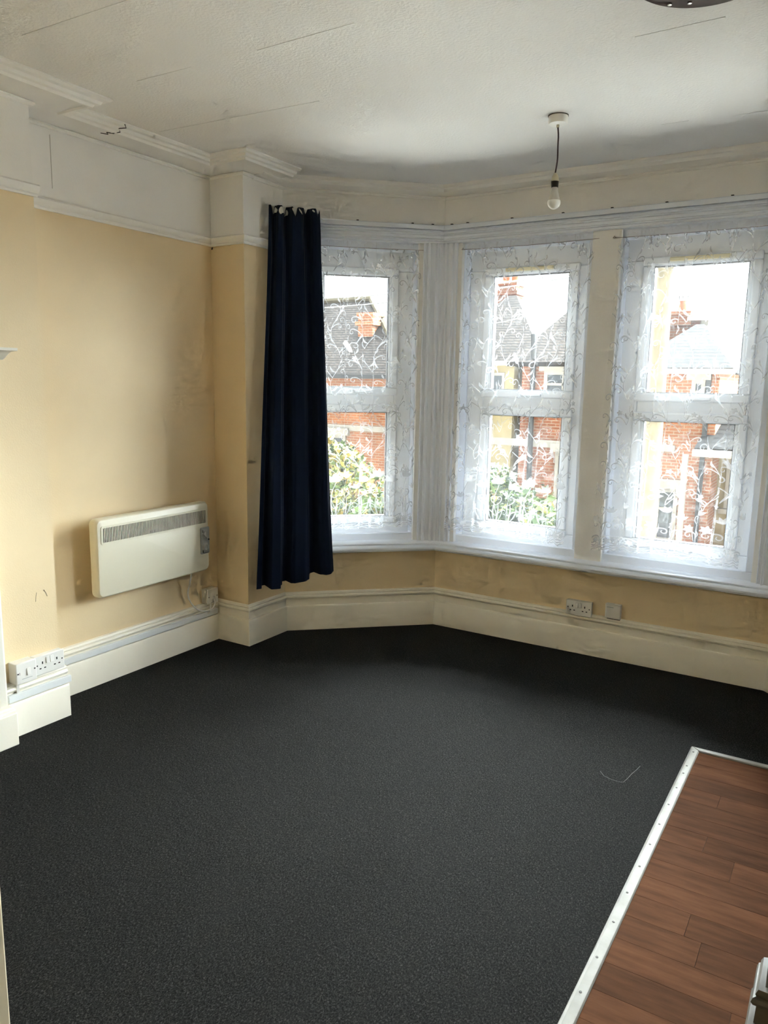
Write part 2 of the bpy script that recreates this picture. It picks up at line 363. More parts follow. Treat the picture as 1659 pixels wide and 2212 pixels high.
# little corner posts closing the outside of the bay angles
for nm, P in (('trim_post_left', P3), ('trim_post_right', P4)):
    mb = MB(); s = 1 if P is P4 else -1
    a = Vector(T1(L1, -.26, 0)) if P is P3 else Vector(T3(0, -.26, 0)); b = (P[0], P[1]+.26, 0)
    mb.prism(None, [(P[0], P[1]+.001, 0), (a.x, a.y, 0), (b[0], b[1], 0)], [(P[0], P[1]+.001, H), (a.x, a.y, H), (b[0], b[1], H)])
    struct(mb.build(nm, M_white), 'masonry corner post of the bay, '+('left' if s < 0 else 'right'))

# ------------------------------------------------------------------ baseboards
SKP = [(0, 0), (.030, 0), (.030, .142), (.026, .150), (.015, .153), (.013, .192), (.020, .198), (.024, .206), (.021, .214), (.015, .217), (.017, .223), (.012, .232), (0, .235)]
def base(name, label, path): return struct(sweep(MB(), path, SKP).build(name, M_gloss, smooth=True), label)
base('baseboard_left', 'cream moulded skirting board along the alcove wall and pier', [(AX, BY), P0, P1, P2])
base('baseboard_bay', 'cream moulded skirting board around the bay', [P2, P3, P4, P5, P6, P7, (P7[0], -1.35)])
base('baseboard_breast', 'cream skirting board on the chimney breast under the sockets', [(BX, -1.43), (BX, BY+.022)])
base('baseboard_back', 'cream skirting board on the back wall', [(1.573, YB), (BX, YB), (BX, -2.81)])

# ------------------------------------------------------------------ picture rail and cornice
RLP = [(0, 2.211), (.012, 2.211), (.016, 2.218), (.013, 2.224), (.024, 2.230), (.032, 2.240), (.034, 2.249), (.028, 2.256), (.012, 2.258), (0, 2.258)]
struct(sweep(MB(), [(BX, YB), (BX, BY+.01)], RLP).build('trim_rail_breast', M_cornice, smooth=True), 'white picture rail on the chimney breast')
struct(sweep(MB(), [(AX, BY), P0, P1, (P2[0], P2[1]-.06)], RLP).build('trim_rail_left', M_cornice, smooth=True), 'white picture rail round the alcove and pier')
CP = [(0, 0), (0, -.052), (.012, -.052), (.019, -.046), (.018, -.040), (.012, -.035), (.05, -.034), (.150, -.031), (.156, -.038), (.170, -.038), (.176, -.028), (.192, -.026), (.198, -.015), (.216, -.013), (.226, -.006), (.226, 0)]
CP = [(o, H+z) for o, z in CP]
corn = struct(sweep(MB(), [(BX, YB), (BX, BY), (AX, BY), P0, P1, (P1[0], .235)], CP).build('trim_cornice', M_cornice, smooth=True), 'white moulded plaster cornice round the left of the room')
BC = [(0, 0), (0, -.058), (.010, -.058), (.016, -.050), (.014, -.044), (.030, -.038), (.072, -.030), (.076, -.036), (.088, -.035), (.098, -.022), (.108, -.018), (.113, -.008), (.113, 0)]
BC = [(o, H+z) for o, z in BC]
struct(sweep(MB(), [(P1[0], .1), P2, P3, P4, P5, (P6[0], .1)], BC).build('trim_cornice_bay', M_cornice, smooth=True), 'slim white plaster cornice round the bay')
struct(sweep(MB(), [(P6[0], .235), P6, P7, (XR, YB), (BX, YB)], CP).build('trim_cornice_right', M_cornice, smooth=True), 'white moulded plaster cornice at the right of the room')
# zigzag crack in the alcove cornice
zz = MB(); pts = []
for i in range(9):
    t = i/8; pts.append((AX+.10+.125*t, -.735+.03*t+(.012 if i % 2 else -.012), H-.0335 if t < .45 else (H-.040 if t < .62 else H-.030+.022*(t-.62)/.38)))
zz.tube(pts, .0022, 5); zz.build('crack', mat('crack_dark', (.05, .045, .04), .9), corn)

# ------------------------------------------------------------------ bay sill, architraves
SLP = [(-.10, .500), (-.10, .540), (.020, .540), (.034, .536), (.042, .529), (.042, .523), (.038, .519), (.048, .517), (.057, .512), (.063, .503), (.063, .494), (.058, .485), (.048, .480), (0, .480), (0, .500)]
sill = struct(sweep(MB(), [T1(.0, 0, 0)[:2], P3, P4, T3(L3, 0, 0)[:2]], SLP).build('trim_sill', M_wgloss, smooth=True), 'white moulded window board running round the bay')
# moulded architrave profile across its width t (0 outer edge .. 1 inner edge) -> proud distance
ARP = [(0, .0), (0, .030), (.10, .034), (.16, .026), (.22, .024), (.30, .033), (.36, .033), (.42, .022), (.62, .020), (.68, .028), (.76, .028), (.80, .016), (.92, .014), (.96, .020), (1.0, .018), (1.0, -.03)]
def arch_v(mb, s_out, s_in, z0, z1):
    r = [(s_out+(s_in-s_out)*t, o) for t, o in ARP]; r = r+[(r[-1][0], -.03), (r[0][0], -.03)]
    mb.loft([[(s, o, z0) for s, o in r], [(s, o, z1) for s, o in r]])
def arch_h(mb, s0, s1, z_out, z_in):
    r = [(z_out+(z_in-z_out)*t, o) for t, o in ARP]; r = r+[(r[-1][0], -.03), (r[0][0], -.03)]
    mb.loft([[(s0, o, z) for z, o in r], [(s1, o, z) for z, o in r]])
def architrave(name, label, T, outL, inL, inR, outR):
    mb = MB(T); zi, zo = 2.302, 2.372
    if outL is not None: arch_v(mb, outL, inL, .537, zi)
    if outR is not None: arch_v(mb, outR, inR, .537, zi)
    arch_h(mb, outL if outL is not None else inL, outR if outR is not None else inR, zo, zi)
    return struct(mb.build(name, M_wgloss, smooth=True), label)
architrave('trim_architrave_left', 'white fluted architrave round the left bay window', T1, .02, .062, .815, L1-.004)
architrave('trim_architrave_front', 'white fluted architrave round the pair of front windows', TF, .004, .99-FX, 2.71-FX, LF-.004)
architrave('trim_architrave_right', 'white fluted architrave round the right bay window', T3, .004, L3-.815, L3-.062, L3-.02)
# flat jamb linings: bottom strip, jamb strips, mullion
def linings(name, label, T, a, b, mull=None):
    mb = MB(T); JO = -.03
    mb.box(a, b, -.26, JO-.012, .532, .572)                    # bottom strip behind board
    mb.box(a, b, JO-.03, JO, .538, .583)
    mb.box(a, b, -.13, JO, 2.262, 2.306)
    return mb
mb = linings('', '', T1, .058, .82); mb.box(.05, .10, -.13, -.03, .583, 2.262); mb.box(.783, .822, -.13, -.03, .583, 2.262)
struct(mb.build('trim_lining_left', M_wgloss, bevel=.004), 'white timber lining of the left bay window')
mb = linings('', '', TF, .985-FX, 2.715-FX)
mb.box(.985-FX, 1.018-FX, -.13, -.03, .583, 2.262); mb.box(1.749-FX, 1.938-FX, -.26, -.03, .583, 2.262); mb.box(2.653-FX, 2.715-FX, -.13, -.03, .583, 2.262)
struct(mb.build('trim_mullion_front', M_wgloss, bevel=.004), 'white flat timber mullion and lining between the front windows')
mb = linings('', '', T3, L3-.82, L3-.058); mb.box(L3-.10, L3-.05, -.13, -.03, .583, 2.262); mb.box(L3-.822, L3-.783, -.13, -.03, .583, 2.262)
struct(mb.build('trim_lining_right', M_wgloss, bevel=.004), 'white timber lining of the right bay window')

# ------------------------------------------------------------------ windows
def ring(mb, s0, s1, z0, z1, wd, o0, o1):
    mb.box(s0, s1, o0, o1, z0, z0+wd); mb.box(s0, s1, o0, o1, z1-wd, z1); mb.box(s0, s0+wd, o0, o1, z0+wd, z1-wd); mb.box(s1-wd, s1, o0, o1, z0+wd, z1-wd)
def window(name, label, T, a, b, g0, g1, vent):
    root = empty(name, T((a+b)/2, -.14, .57), label, kind='structure')
    mb = MB(T); FZ0, FZ1 = .565, 2.275
    mb.box(a, b, -.18, -.11, FZ0, .645); mb.box(a, b, -.18, -.11, 2.152, FZ1); mb.box(a, g0-.046, -.18, -.11, .645, 2.152); mb.box(g1+.046, b, -.18, -.11, .645, 2.152); mb.box(g0-.046, g1+.046, -.18, -.11, 1.351, 1.440)
    mb.build('window_frame', M_upvc, root, bevel=.006)
    for z0, z1 in ((.679, 1.317), (1.4735, 2.118)):
        mb = MB(T); ring(mb, g0-.062, g1+.062, z0-.050, z1+.050, .044, -.165, -.098)
        sash = mb.build('sash', M_upvc, root, bevel=.008)
        mb = MB(T); ring(mb, g0-.020, g1+.020, z0-.008, z1+.008, .008, -.150, -.112); 
        gb = MB(T); ring(gb, g0-.020, g1+.020, z0-.020, z1+.020, .018, -.150, -.106); gb.build('glazing_bead', M_upvc, sash, bevel=.005)
        gk = MB(T); ring(gk, g0-.003, g1+.003, z0-.003, z1+.003, .0035, -.150, -.110); gk.build('gasket', M_gasket, sash)
        MB(T).box(g0-.006, g1+.006, -.142, -.136, z0-.006, z1+.006).build('pane', M_glass, sash)
        h = MB(T); cs = (g0+g1)/2; zh = z0-.030
        h.box(cs-.02, cs+.02, -.098, -.086, zh-.012, zh+.012); h.box(cs-.012, cs+.105, -.086, -.070, zh-.008, zh+.010)
        h.build('handle', M_upvc, sash, bevel=.004)
    if vent:
        vb = MB(T); vb.box(g0+.075, g1-.085, -.098, -.080, 2.138, 2.158); vb.build('trickle_vent', M_ventc, root, bevel=.004)
    return root
window('window_1', 'white plastic window in the left angled bay wall', T1, W1[0], W1[1], .248, .634, False)
window('window_2', 'white plastic window left of the mullion in the bay front', TF, W2[0], W2[1], 1.177-FX, 1.621-FX, True)
window('window_3', 'white plastic window right of the mullion in the bay front', TF, W3[0], W3[1], 2.081-FX, 2.530-FX, True)
window('window_4', 'white plastic window in the right angled bay wall', T3, W4[0], W4[1], L3-.634, L3-.248, False)
portal(T1, W1[0], W1[1], .55, 2.26, -.20); portal(TF, W2[0], W2[1], .55, 2.26, -.20); portal(TF, W3[0], W3[1], .55, 2.26, -.20); portal(T3, W4[0], W4[1], .55, 2.26, -.20)

# ------------------------------------------------------------------ curtain track
trk = [T1(.20, .0, 0)[:2], P3, P4, T3(L3-.0, .0, 0)[:2]]
TRP = [(.030, 2.374), (.044, 2.374), (.046, 2.380), (.046, 2.396), (.042, 2.400), (.030, 2.400), (.0, 2.402), (0, 2.374)]
track = sweep(MB(), trk, TRP).build('curtain_track', M_wgloss, smooth=True)
tag(track, 'white curtain track along the top of the bay windows', 'curtain track')
for T, L, ss in ((T1, L1, (.42, .74, .86)), (TF, LF, (.06, .16, .43, .72, .98, 1.25, 1.55))):
    for s in ss:
        MB(T).box(s-.006, s+.006, .020, .034, 2.400, 2.407).build('screw', M_brass, track)

# ------------------------------------------------------------------ lace curtains
def lace(name, label, T, tl, tr, bl, br, otop, obot, zt, zb, seed, nf=8):
    rnd = random.Random(seed)
    Wc = 1.12*max(tr-tl, br-bl)*1.35
    ph = [rnd.uniform(0, 2*PI) for _ in range(4)]; fr = [nf+rnd.uniform(-.6, .6), nf*.43, nf*1.9, 2.3]
    Hc = zt-zb
    def S(u, v, lift=0.0):      # u 0..1 across, v 0 top .. 1 bottom
        a = 2*PI*fr[0]*u+ph[0]+1.3*math.sin(2*PI*fr[3]*u+ph[3])+.35*v
        g = .35+.65*v
        wv = math.cos(a)*.62+.38*math.cos(2*PI*fr[1]*u+ph[1])
        o = (otop+(obot-otop)*v)+.017*g*wv
        ds = .021*math.sin(a)*(.55+.45*v)
        edge = min(1, 6*u, 6*(1-u))
        l = tl+(bl-tl)*v; r = tr+(br-tr)*v
        z = zt-v*Hc
        if v > .9: z += (v-.9)/.1*(.012*abs(math.sin(PI*u*Wc/.085))+.008*math.sin(5*u+ph[2]))
        if v < .04: o += .006*math.sin(2*PI*38*u); ds += .003*math.sin(2*PI*23*u+1)
        return (l+(r-l)*u+ds*edge, o+lift, z)
    root = empty(name, T((bl+br)/2, (otop+obot)/2, zb), label, 'net curtain')
    NU, NV = 190, 42
    mb = MB(T); vs = [S(i/NU, j/NV) for j in range(NV+1) for i in range(NU+1)]
    fs = [(j*(NU+1)+i, j*(NU+1)+i+1, (j+1)*(NU+1)+i+1, (j+1)*(NU+1)+i) for j in range(NV) for i in range(NU)]
    mb.add(vs, fs); mb.build('net_fabric', M_sheer, root, smooth=True, recalc=False)
    # ruffled heading above the wire
    mb = MB(T); vs = []; 
    for j in range(4):
        for i in range(NU+1):
            u = i/NU; p = S(u, 0); k = j/3
            vs.append((p[0]+.004*k*math.sin(2*PI*41*u), p[1]+.012*k*math.sin(2*PI*33*u+ph[1])+.004, p[2]+k*(.026+.008*math.sin(2*PI*17*u+ph[2]))))
    mb.add(vs, [(j*(NU+1)+i, j*(NU+1)+i+1, (j+1)*(NU+1)+i+1, (j+1)*(NU+1)+i) for j in range(3) for i in range(NU)])
    mb.build('ruffle_heading', M_sheer, root, smooth=True, recalc=False)
    # embroidery in cloth coordinates (metres across, metres up from hem)
    em = MB(T)
    def rib(pts, wid):
        n = len(pts); vs = []; fs = []
        for k in range(n):
            a = pts[max(k-1, 0)]; b = pts[min(k+1, n-1)]; dx, dy = b[0]-a[0], b[1]-a[1]; d = math.hypot(dx, dy) or 1e-6
            wk = wid[k] if isinstance(wid, list) else wid
            for sg in (-1, 1):
                x = pts[k][0]-dy/d*wk*.5*sg; y = pts[k][1]+dx/d*wk*.5*sg
                u = x/Wc; v = 1-y/Hc
                if not (0 <= u <= 1 and 0 <= v <= 1): u = min(1, max(0, u)); v = min(1, max(0, v))
                vs.append(S(u, v, .0012))
            if k: fs.append((2*k-2, 2*k-1, 2*k+1, 2*k))
        em.add(vs, fs)
    def spiral(x, y, r, a0, turns, sg, wd=.0042):
        n = int(16*turns)+2; rib([(x+r*(1-.72*k/n)*math.cos(a0+sg*2*PI*turns*k/n), y+r*(1-.72*k/n)*math.sin(a0+sg*2*PI*turns*k/n)) for k in range(n+1)], [wd*(.7+.8*k/n) for k in range(n+1)])
    def leaf(x, y, L, a, wd, bend=.5):
        n = 8; p = [(x, y)]; ang = a
        for k in range(n): p.append((p[-1][0]+L/n*math.cos(ang), p[-1][1]+L/n*math.sin(ang))); ang += bend/n
        rib(p, [max(.001, wd*math.sin(PI*(k+.3)/(n+.6))) for k in range(n+1)])
    def flower(x, y, r, a, n=5, wd=.014):
        for k in range(n): leaf(x, y, r, a+2*PI*k/n, wd, .3)
    def crook(x, y, a, L, turn, wd):       # stalk that curls up into a hook
        n = 22; p = [(x, y)]; ang = a
        for k in range(n):
            t = (k+1)/n; p.append((p[-1][0]+L/n*math.cos(ang), p[-1][1]+L/n*math.sin(ang))); ang += turn*2.6/n*t**1.6
        rib(p, [wd*(.45+.75*math.sin(PI*min(1, .1+.85*k/n))) for k in range(n+1)])
    nst = max(5, round(Wc/.105))
    for i in range(nst):
        x0 = (i+.5)*Wc/nst; p0 = rnd.uniform(0, .4); am = .026
        X = lambda y: x0+am*math.sin(2*PI*(y+p0)/.30)
        y = .26+rnd.uniform(0, .07); k = 1 if i % 2 else -1
        while y < Hc-.03:
            rib([(X(y+t*.0125), y+t*.0125) for t in range(9)], .0030)
            q = rnd.uniform(.85, 1.2)
            crook(X(y), y, PI/2-k*.55, .130*q, -k*6.2, .0050)
            crook(X(y+.05), y+.05, PI/2+k*.75, .105*q, k*6.4, .0044)
            leaf(X(y+.03), y+.03, .046*q, PI/2-k*1.15, .0105, k*1.2)
            leaf(X(y+.085), y+.085, .036*q, PI/2+k*.9, .0090, -k*1.2)
            if rnd.random() < .55:
                fx, fy = X(y)+k*.040, y+.062; rib([(X(y+.03)+(fx-X(y+.03))*t/5, y+.03+(fy-y-.03)*t/5+.004*math.sin(PI*t/5)) for t in range(6)], .0022); flower(fx, fy, .015, rnd.uniform(0, 6), 5, .0095)
            y += rnd.uniform(.105, .15); k = -k
    # deep border of lilies, scrolls and leaf sprays
    nb = max(5, round(Wc/.145))
    for i in range(nb):
        x0 = (i+.5)*Wc/nb; yo = .03*(i % 2)
        for a in (-1.0, -.5, 0, .5, 1.0): leaf(x0, .285+yo, .052-.008*abs(a), PI/2+a, .020, a*.5)
        for a in (-.8, -.25, .3, .85): leaf(x0+.060, .215+yo, .036, PI/2+a, .014, a*.5)
        flower(x0-.055, .175, .024, .2, 6, .014)
        rib([(x0+.012*math.sin(t*.5), .03+t*(.25+yo)/14) for t in range(15)], .0036)
        for k in (-1, 1):
            crook(x0, .055, PI/2-k*.95, .150, -k*6.6, .0064); crook(x0, .125, PI/2-k*.65, .130, -k*6.6, .0056); crook(x0, .19, PI/2-k*.9, .100, k*6.4, .0048)
            leaf(x0, .075, .135, PI/2-k*.28, .0075, k*.5); leaf(x0+k*.010, .085, .105, PI/2-k*.55, .0058, k*.7)
            flower(x0+k*.048, .055, .019, k*.4, 6, .012)
        flower(x0, .052, .022, 0, 8, .012)
    for q in range(3):
        rib([(k*Wc/160, .006+.013*q+.004*math.sin(k*1.1+q)) for k in range(161)], .0045 if q else .008)
    e = em.build('lace_embroidery', M_lace, root, recalc=False); e['kind'] = 'stuff'
    wr = MB(T); wr.tube([(tl-.03+(tr-tl+.05)*k/6, otop+.001, zt+.002-.004*math.sin(PI*k/6)) for k in range(7)], .0013, 6); wr.tube([(tl-.034, otop, zt+.002), (tl-.026, otop, zt+.012), (tl-.02, otop, zt+.002)], .0018, 5)
    wr.build('curtain_wire', M_wirem, root)
    return root
lace('net_curtain', 'white lace net curtain on the angled window beside the navy curtain', T1, .07, .805, .07, .772, .0, .035, 2.262, .625, 3, 8)
lace('net_curtain', 'white lace net curtain left of the bay mullion', TF, 1.045-FX, 1.79-FX, .967-FX, 1.725-FX, .0, .045, 2.262, .615, 11, 8)
lace('net_curtain', 'white lace net curtain at the right of the bay mullion', TF, 1.915-FX, 2.70-FX, 1.885-FX, 2.625-FX, .0, .045, 2.258, .612, 23, 8)
lace('net_curtain', 'white lace net curtain at the right angled bay window, outside the picture', T3, L3-.80, L3-.07, L3-.80, L3-.07, .0, .04, 2.262, .62, 31, 8)

# ------------------------------------------------------------------ navy curtain
def navy():
    root = empty('navy_curtain', (.36, .25, .35), 'navy blue pleated fabric curtain hanging at the left of the bay', 'curtain')
    A0, A1 = Vector((.245, .185)), Vector((.420, .410)); B0, B1 = Vector((.285, -.015)), Vector((.485, .432))
    kn = [0, .05, .10, .15, .19, .27, .31, .36, .41, .47, .51, .60, .66, .70, .76, .81, .86, .90, .93, 1.0]
    amp = [.2, .25, -.5, -.55, .85, .95, .1, -.75, -.7, .35, .55, .60, .30, -.55, -.9, -.85, .3, .75, .8, .35]
    def wave(u):
        for i in range(len(kn)-1):
            if kn[i] <= u <= kn[i+1]:
                t = (u-kn[i])/(kn[i+1]-kn[i]); t = t*t*(3-2*t); return amp[i]*(1-t)+amp[i+1]*t
        return 0
    NU, NV = 150, 60
    def S(u, v, off=0, dz=0):
        a = A0.lerp(A1, u); b = B0.lerp(B1, u); vv = v**1.15; p = a.lerp(b, vv)
        d = (A1-A0).lerp(B1-B0, vv).normalized(); n = Vector((d.y, -d.x))
        g = .019+.024*min(1, v*1.25)
        o = wave(min(1, max(0, u+.035*math.sin(2.2*v+5*u)*v*(1-v)*2)))*g+.003*math.sin(31*u+4*v)*(1-v)+.004*math.sin(17*u+9*v)+(.018*math.sin(PI*min(1, v/.12))*wave(min(1, u*1.0+.04)) if v < .12 else 0)
        t = .007*math.sin(2*PI*3.3*u+.6)*(.3+v*.7)
        p = p+n*(o+off+.02*v)+d*t
        z = 2.432-v*(2.432-(.356+.045*u-.014*math.sin(PI*u)-.010*wave(u)))
        if v == 0: pass
        dip = max(0, math.sin(2*PI*4.6*u-.9))**2*(.048 if u < .55 else .026)
        z -= dip*max(0, 1-v/.03)*(1 if dz == 0 else 0)
        z += dz*max(0, 1-v/.05)
        return (p.x, p.y, z)
    def sheet(off, dz=0, u0=0, u1=1, v1=1):
        mb = MB(); vs = [S(u0+(u1-u0)*i/NU, v1*j/NV, off, dz) for j in range(NV+1) for i in range(NU+1)]
        mb.add(vs, [(j*(NU+1)+i, j*(NU+1)+i+1, (j+1)*(NU+1)+i+1, (j+1)*(NU+1)+i) for j in range(NV) for i in range(NU)]); return mb
    o = sheet(0).build('pleated_fabric', M_navy, root, smooth=True, recalc=False)
    m = o.modifiers.new('thickness', 'SOLIDIFY'); m.thickness = .0025; m.offset = 0
    l = sheet(-.009, -.002, .03, .97, .985).build('white_lining', M_lining, root, smooth=True, recalc=False)
    l['label'] = 'white lining showing between the curtain pleats'
    # bottom hem band
    hb = MB(); vs = [S(i/NU, .962+.036*j/2, .0022) for j in range(3) for i in range(NU+1)]
    hb.add(vs, [(j*(NU+1)+i, j*(NU+1)+i+1, (j+1)*(NU+1)+i+1, (j+1)*(NU+1)+i) for j in range(2) for i in range(NU)]); hb.build('hem', M_navy, root, smooth=True, recalc=False)
    for u, hw, hh, lean in ((.135, .010, .030, .2), (.235, .013, .040, -.15), (.335, .012, .036, .35), (.47, .006, .024, .4), (.60, .005, .028, .6), (.86, .005, .014, .5)):
        fb = MB(); vs = []
        for j in range(7):
            t = j/6
            for i in range(5):
                k = (i/4-.5)*2; wv = hw*math.sin(PI*(.12+.8*t))*k
                p = S(min(1, max(0, u+(wv+lean*hh*(t-.3))/.30)), .004+t*hh/2.08, .007+.004*math.cos(k*1.4)); vs.append(p)
        fb.add(vs, [(j*5+i, j*5+i+1, (j+1)*5+i+1, (j+1)*5+i) for j in range(6) for i in range(4)]); fb.build('lining_fold', M_lining, root, smooth=True, recalc=False)
    for u in (.10, .26, .44, .62, .80, .95):
        p = S(u, .012, -.014); q = T1(.02+.22*u, .046, 2.388)
        MB().tube([(p[0], p[1], p[2]-.01), (p[0]*.6+q[0]*.4, p[1]*.6+q[1]*.4, p[2]), q], .0015, 5).build('curtain_hook', M_plastic, root)
navy()

# ------------------------------------------------------------------ panel heater
def heater():
    y0, y1, z0, z1 = -.878, -.143, .458, .843; x0, x1 = .026, .082
    root = empty('panel_heater', (.03, (y0+y1)/2, z0), 'ivory wall-mounted electric panel heater with slotted grille', 'heater')
    mb = MB(); rings = []
    for x, ins, r in ((x0, .008, .022), (x0+.005, .002, .026), (x0+.012, 0, .028), (x1-.014, .000, .028), (x1-.006, .004, .027), (x1-.0015, .008, .025), (x1, .013, .022)):
        rings.append([(x, y, z) for y, z in rrect(y0+ins, y1-ins, z0+ins, z1-ins, r)])
    mb.loft(rings); body = mb.build('body', M_heater, root, smooth=True)
    gy0, gy1, gz0, gz1 = -.842, -.170, .728, .798
    mb = MB(); ri = rrect(gy0, gy1, gz0, gz1, .006, 4); ro = rrect(gy0-.010, gy1+.010, gz0-.010, gz1+.010, .012, 4)
    n = len(ri)
    mb.loft([[(x1-.002, y, z) for y, z in ro], [(x1+.003, y, z) for y, z in ro], [(x1+.003, y, z) for y, z in ri], [(x1+.0005, y, z) for y, z in ri]], cap=False)
    gf = mb.build('grille_frame', M_heater, root)
    MB().box(x1-.001, x1+.0008, gy0, gy1, gz0, gz1).build('grille_recess', M_dark, gf)
    mb = MB(); N = 74; st = (gy1-gy0)/N
    for k in range(N+1): mb.box(x1, x1+.003, gy0+k*st-st*.22, gy0+k*st+st*.22, gz0, gz1)
    g = mb.build('grille_bars', M_heater, gf); g['kind'] = 'stuff'
    for k in (0, 1, 31, 32, 34): MB().box(x1+.0005, x1+.0035, gy0+(k+.35)*st, gy0+(k+.62)*st, gz0+.002, gz0+.016).build('grille_chip', M_dark, gf)
    # control panel
    cy0, cy1, cz0, cz1 = -.212, -.146, .556, .704
    mb = MB(); ro = rrect(cy0, cy1, cz0, cz1, .008, 4); ri = rrect(cy0+.004, cy1-.004, cz0+.004, cz1-.004, .006, 4)
    mb.loft([[(x1-.012, y, z) for y, z in ro], [(x1+.003, y, z) for y, z in ro], [(x1+.005, y, z) for y, z in ri]])
    cp = mb.build('control_panel', M_greyp, root, smooth=True); cp['label'] = 'grey control panel with two dials'
    MB().box(x1+.004, x1+.0062, cy0+.010, cy1-.016, cz0+.010, cz1-.010).build('label_plate', M_greyl, cp)
    for zc, rr, m in ((cz1-.034, .0165, M_greyp), (cz0+.040, .0185, M_greyl)):
        d = MB().lathe([(rr, .0), (rr, .010), (rr*.9, .013), (0, .013)], (x1+.005, (cy0+cy1)/2-.003, zc), 'x', 20).build('dial', m, cp, smooth=True)
        MB().box(x1+.017, x1+.0205, (cy0+cy1)/2-.0055, (cy0+cy1)/2-.0005, zc-rr*.75, zc+rr*.75).build('dial_grip', M_greyl if m is M_greyp else M_greyp, d)
    MB().lathe([(.004, 0), (.004, .006), (0, .007)], (x1+.004, cy1-.009, (cz0+cz1)/2+.004), 'x', 12).build('indicator', M_dark, cp)
    MB().lathe([(.003, 0), (.003, .004), (0, .005)], (x1+.006, (cy0+cy1)/2+.004, cz1-.060), 'x', 10).build('switch_dot', M_dark, cp)
    for zz in (cz0+.016, cz1-.020): MB().box(x1+.006, x1+.008, cy0+.011, cy0+.015, zz-.008, zz+.006).build('mark', M_dark, cp)
    for yy in (-.74, -.28):
        MB().box(AX, x0+.004, yy-.02, yy+.02, .50, .80).build('wall_bracket', M_heater, root)
    # flex to the fused spur
    pts = [(.045, -.245, .462), (.030, -.246, .40), (.010, -.244, .33), (.012, -.225, .275), (.020, -.185, .228), (.026, -.135, .207), (.030, -.090, .207), (.032, -.062, .225), (.028, -.056, .247), (.018, -.058, .258)]
    def cr(P, n=5):
        out = []
        for i in range(len(P)-1):
            a, b, c_, d = (Vector(P[max(i-1, 0)]), Vector(P[i]), Vector(P[i+1]), Vector(P[min(i+2, len(P)-1)]))
            for k in range(n):
                t = k/n; out.append(tuple(.5*((2*b)+(-a+c_)*t+(2*a-5*b+4*c_-d)*t*t+(-a+3*b-3*c_+d)*t**3)))
        out.append(P[-1]); return out
    MB().tube(cr(pts), .0042, 8).build('power_flex', M_plastic, root, smooth=True)
heater()

# ------------------------------------------------------------------ electrical fittings
def fitting(name, label, cat, T, s0, s1, z0, z1, depth, rock, pins, group=None, extra=None, m=None):
    m = m or M_plastic
    root = empty(name, T((s0+s1)/2, 0, z0), label, cat, group)
    mb = MB(T); mb.box(s0+.002, s1-.002, .0, depth-.009, z0+.002, z1-.002); mb.build('back_box', m, root, bevel=.003)
    mb = MB(T); mb.box(s0, s1, depth-.009, depth, z0, z1); mb.build('face_plate', m, root, bevel=.004)
    for (a, b, c_, d) in rock:
        k = MB(T); k.add([(a, depth-.001, c_), (b, depth-.001, c_), (b, depth-.001, d), (a, depth-.001, d), (a, depth+.006, c_), (b, depth+.006, c_), (b, depth+.002, d), (a, depth+.002, d)],
              [(0,3,2,1),(4,5,6,7),(0,1,5,4),(1,2,6,5),(2,3,7,6),(3,0,4,7)]); k.build('rocker_switch', m, root, bevel=.001)
    if pins:
        k = MB(T)
        for (a, z, hw, hh) in pins: k.box(a-hw, a+hw, depth-.002, depth+.0006, z-hh, z+hh)
        k.build('pin_holes', M_dark, root)['kind'] = 'stuff'
    if extra: extra(root, depth)
    return root
def dbl(s0, s1, z0, z1):
    c_ = (s0+s1)/2; w_ = s1-s0; zm = (z0+z1)/2; P = []
    for cc in (c_-.24*w_, c_+.24*w_):
        P += [(cc, zm+.010, .0028, .0055), (cc-.011, zm-.014, .0045, .0024), (cc+.011, zm-.014, .0045, .0024)]
    P += [(s0+.012, zm+.002, .0028, .0028), (s1-.012, zm+.002, .0028, .0028)]
    return P
s0, s1, z0, z1 = 1.757-FX, 1.903-FX, .221, .307
fitting('double_socket', 'white double plug socket under the bay window sill', 'socket', TF, s0, s1, z0, z1, .034, [((s0+s1)/2-.018, (s0+s1)/2-.003, z1-.040, z1-.012), ((s0+s1)/2+.003, (s0+s1)/2+.018, z1-.040, z1-.012)], dbl(s0, s1, z0, z1), 'plug sockets')
s0, s1 = 1.977-FX, 2.063-FX
def cover(root, d):
    MB(TF).box(s0+.010, s0+.046, d-.001, d+.0007, .298, .301).build('printed_line', M_greyp, root)
    MB(TF).box(s0+.030, s0+.052, d-.001, d+.0012, .250, .254).build('small_emboss', M_plastic, root)
    MB(TF).box(s0+.002, s1-.002, d-.001, d+.004, .312, .319).build('hood', M_plastic, root, bevel=.002)
    MB(TF).box(s0+.012, s1-.004, .002, d-.006, .231, .2345).build('cable_slot', M_dark, root)
fitting('telephone_box', 'white square telephone box beside the double socket', 'wall box', TF, s0, s1, .235, .320, .030, [], [], None, cover)
TL = lambda s, o, z: (AX+o, s, z)
def spur_extra(root, d):
    MB(TL).tube([(-.055, d-.004, .272), (-.055, d+.004, .268), (-.056, d+.006, .262)], .006, 8).build('flex_outlet', M_plastic, root, smooth=True)
    MB(TL).box(-.078, -.052, d-.001, d+.0006, .2405, .2425).build('printed_line', M_greyp, root)
    MB(TL).tube([(-.088, .057, .240), (-.092, .060, .222), (-.096, .058, .205), (-.093, .050, .190), (-.093, .040, .180)], .0045, 8).build('flex_lead', M_plastic, root, smooth=True)
fitting('fused_spur', 'white fused spur outlet with flex, low beside the pier', 'wall box', TL, -.105, -.019, .236, .322, .050, [], [(-.094, .275, .0028, .0028), (-.030, .275, .0028, .0028)], None, spur_extra)
TB = lambda s, o, z: (BX+o, s, z)
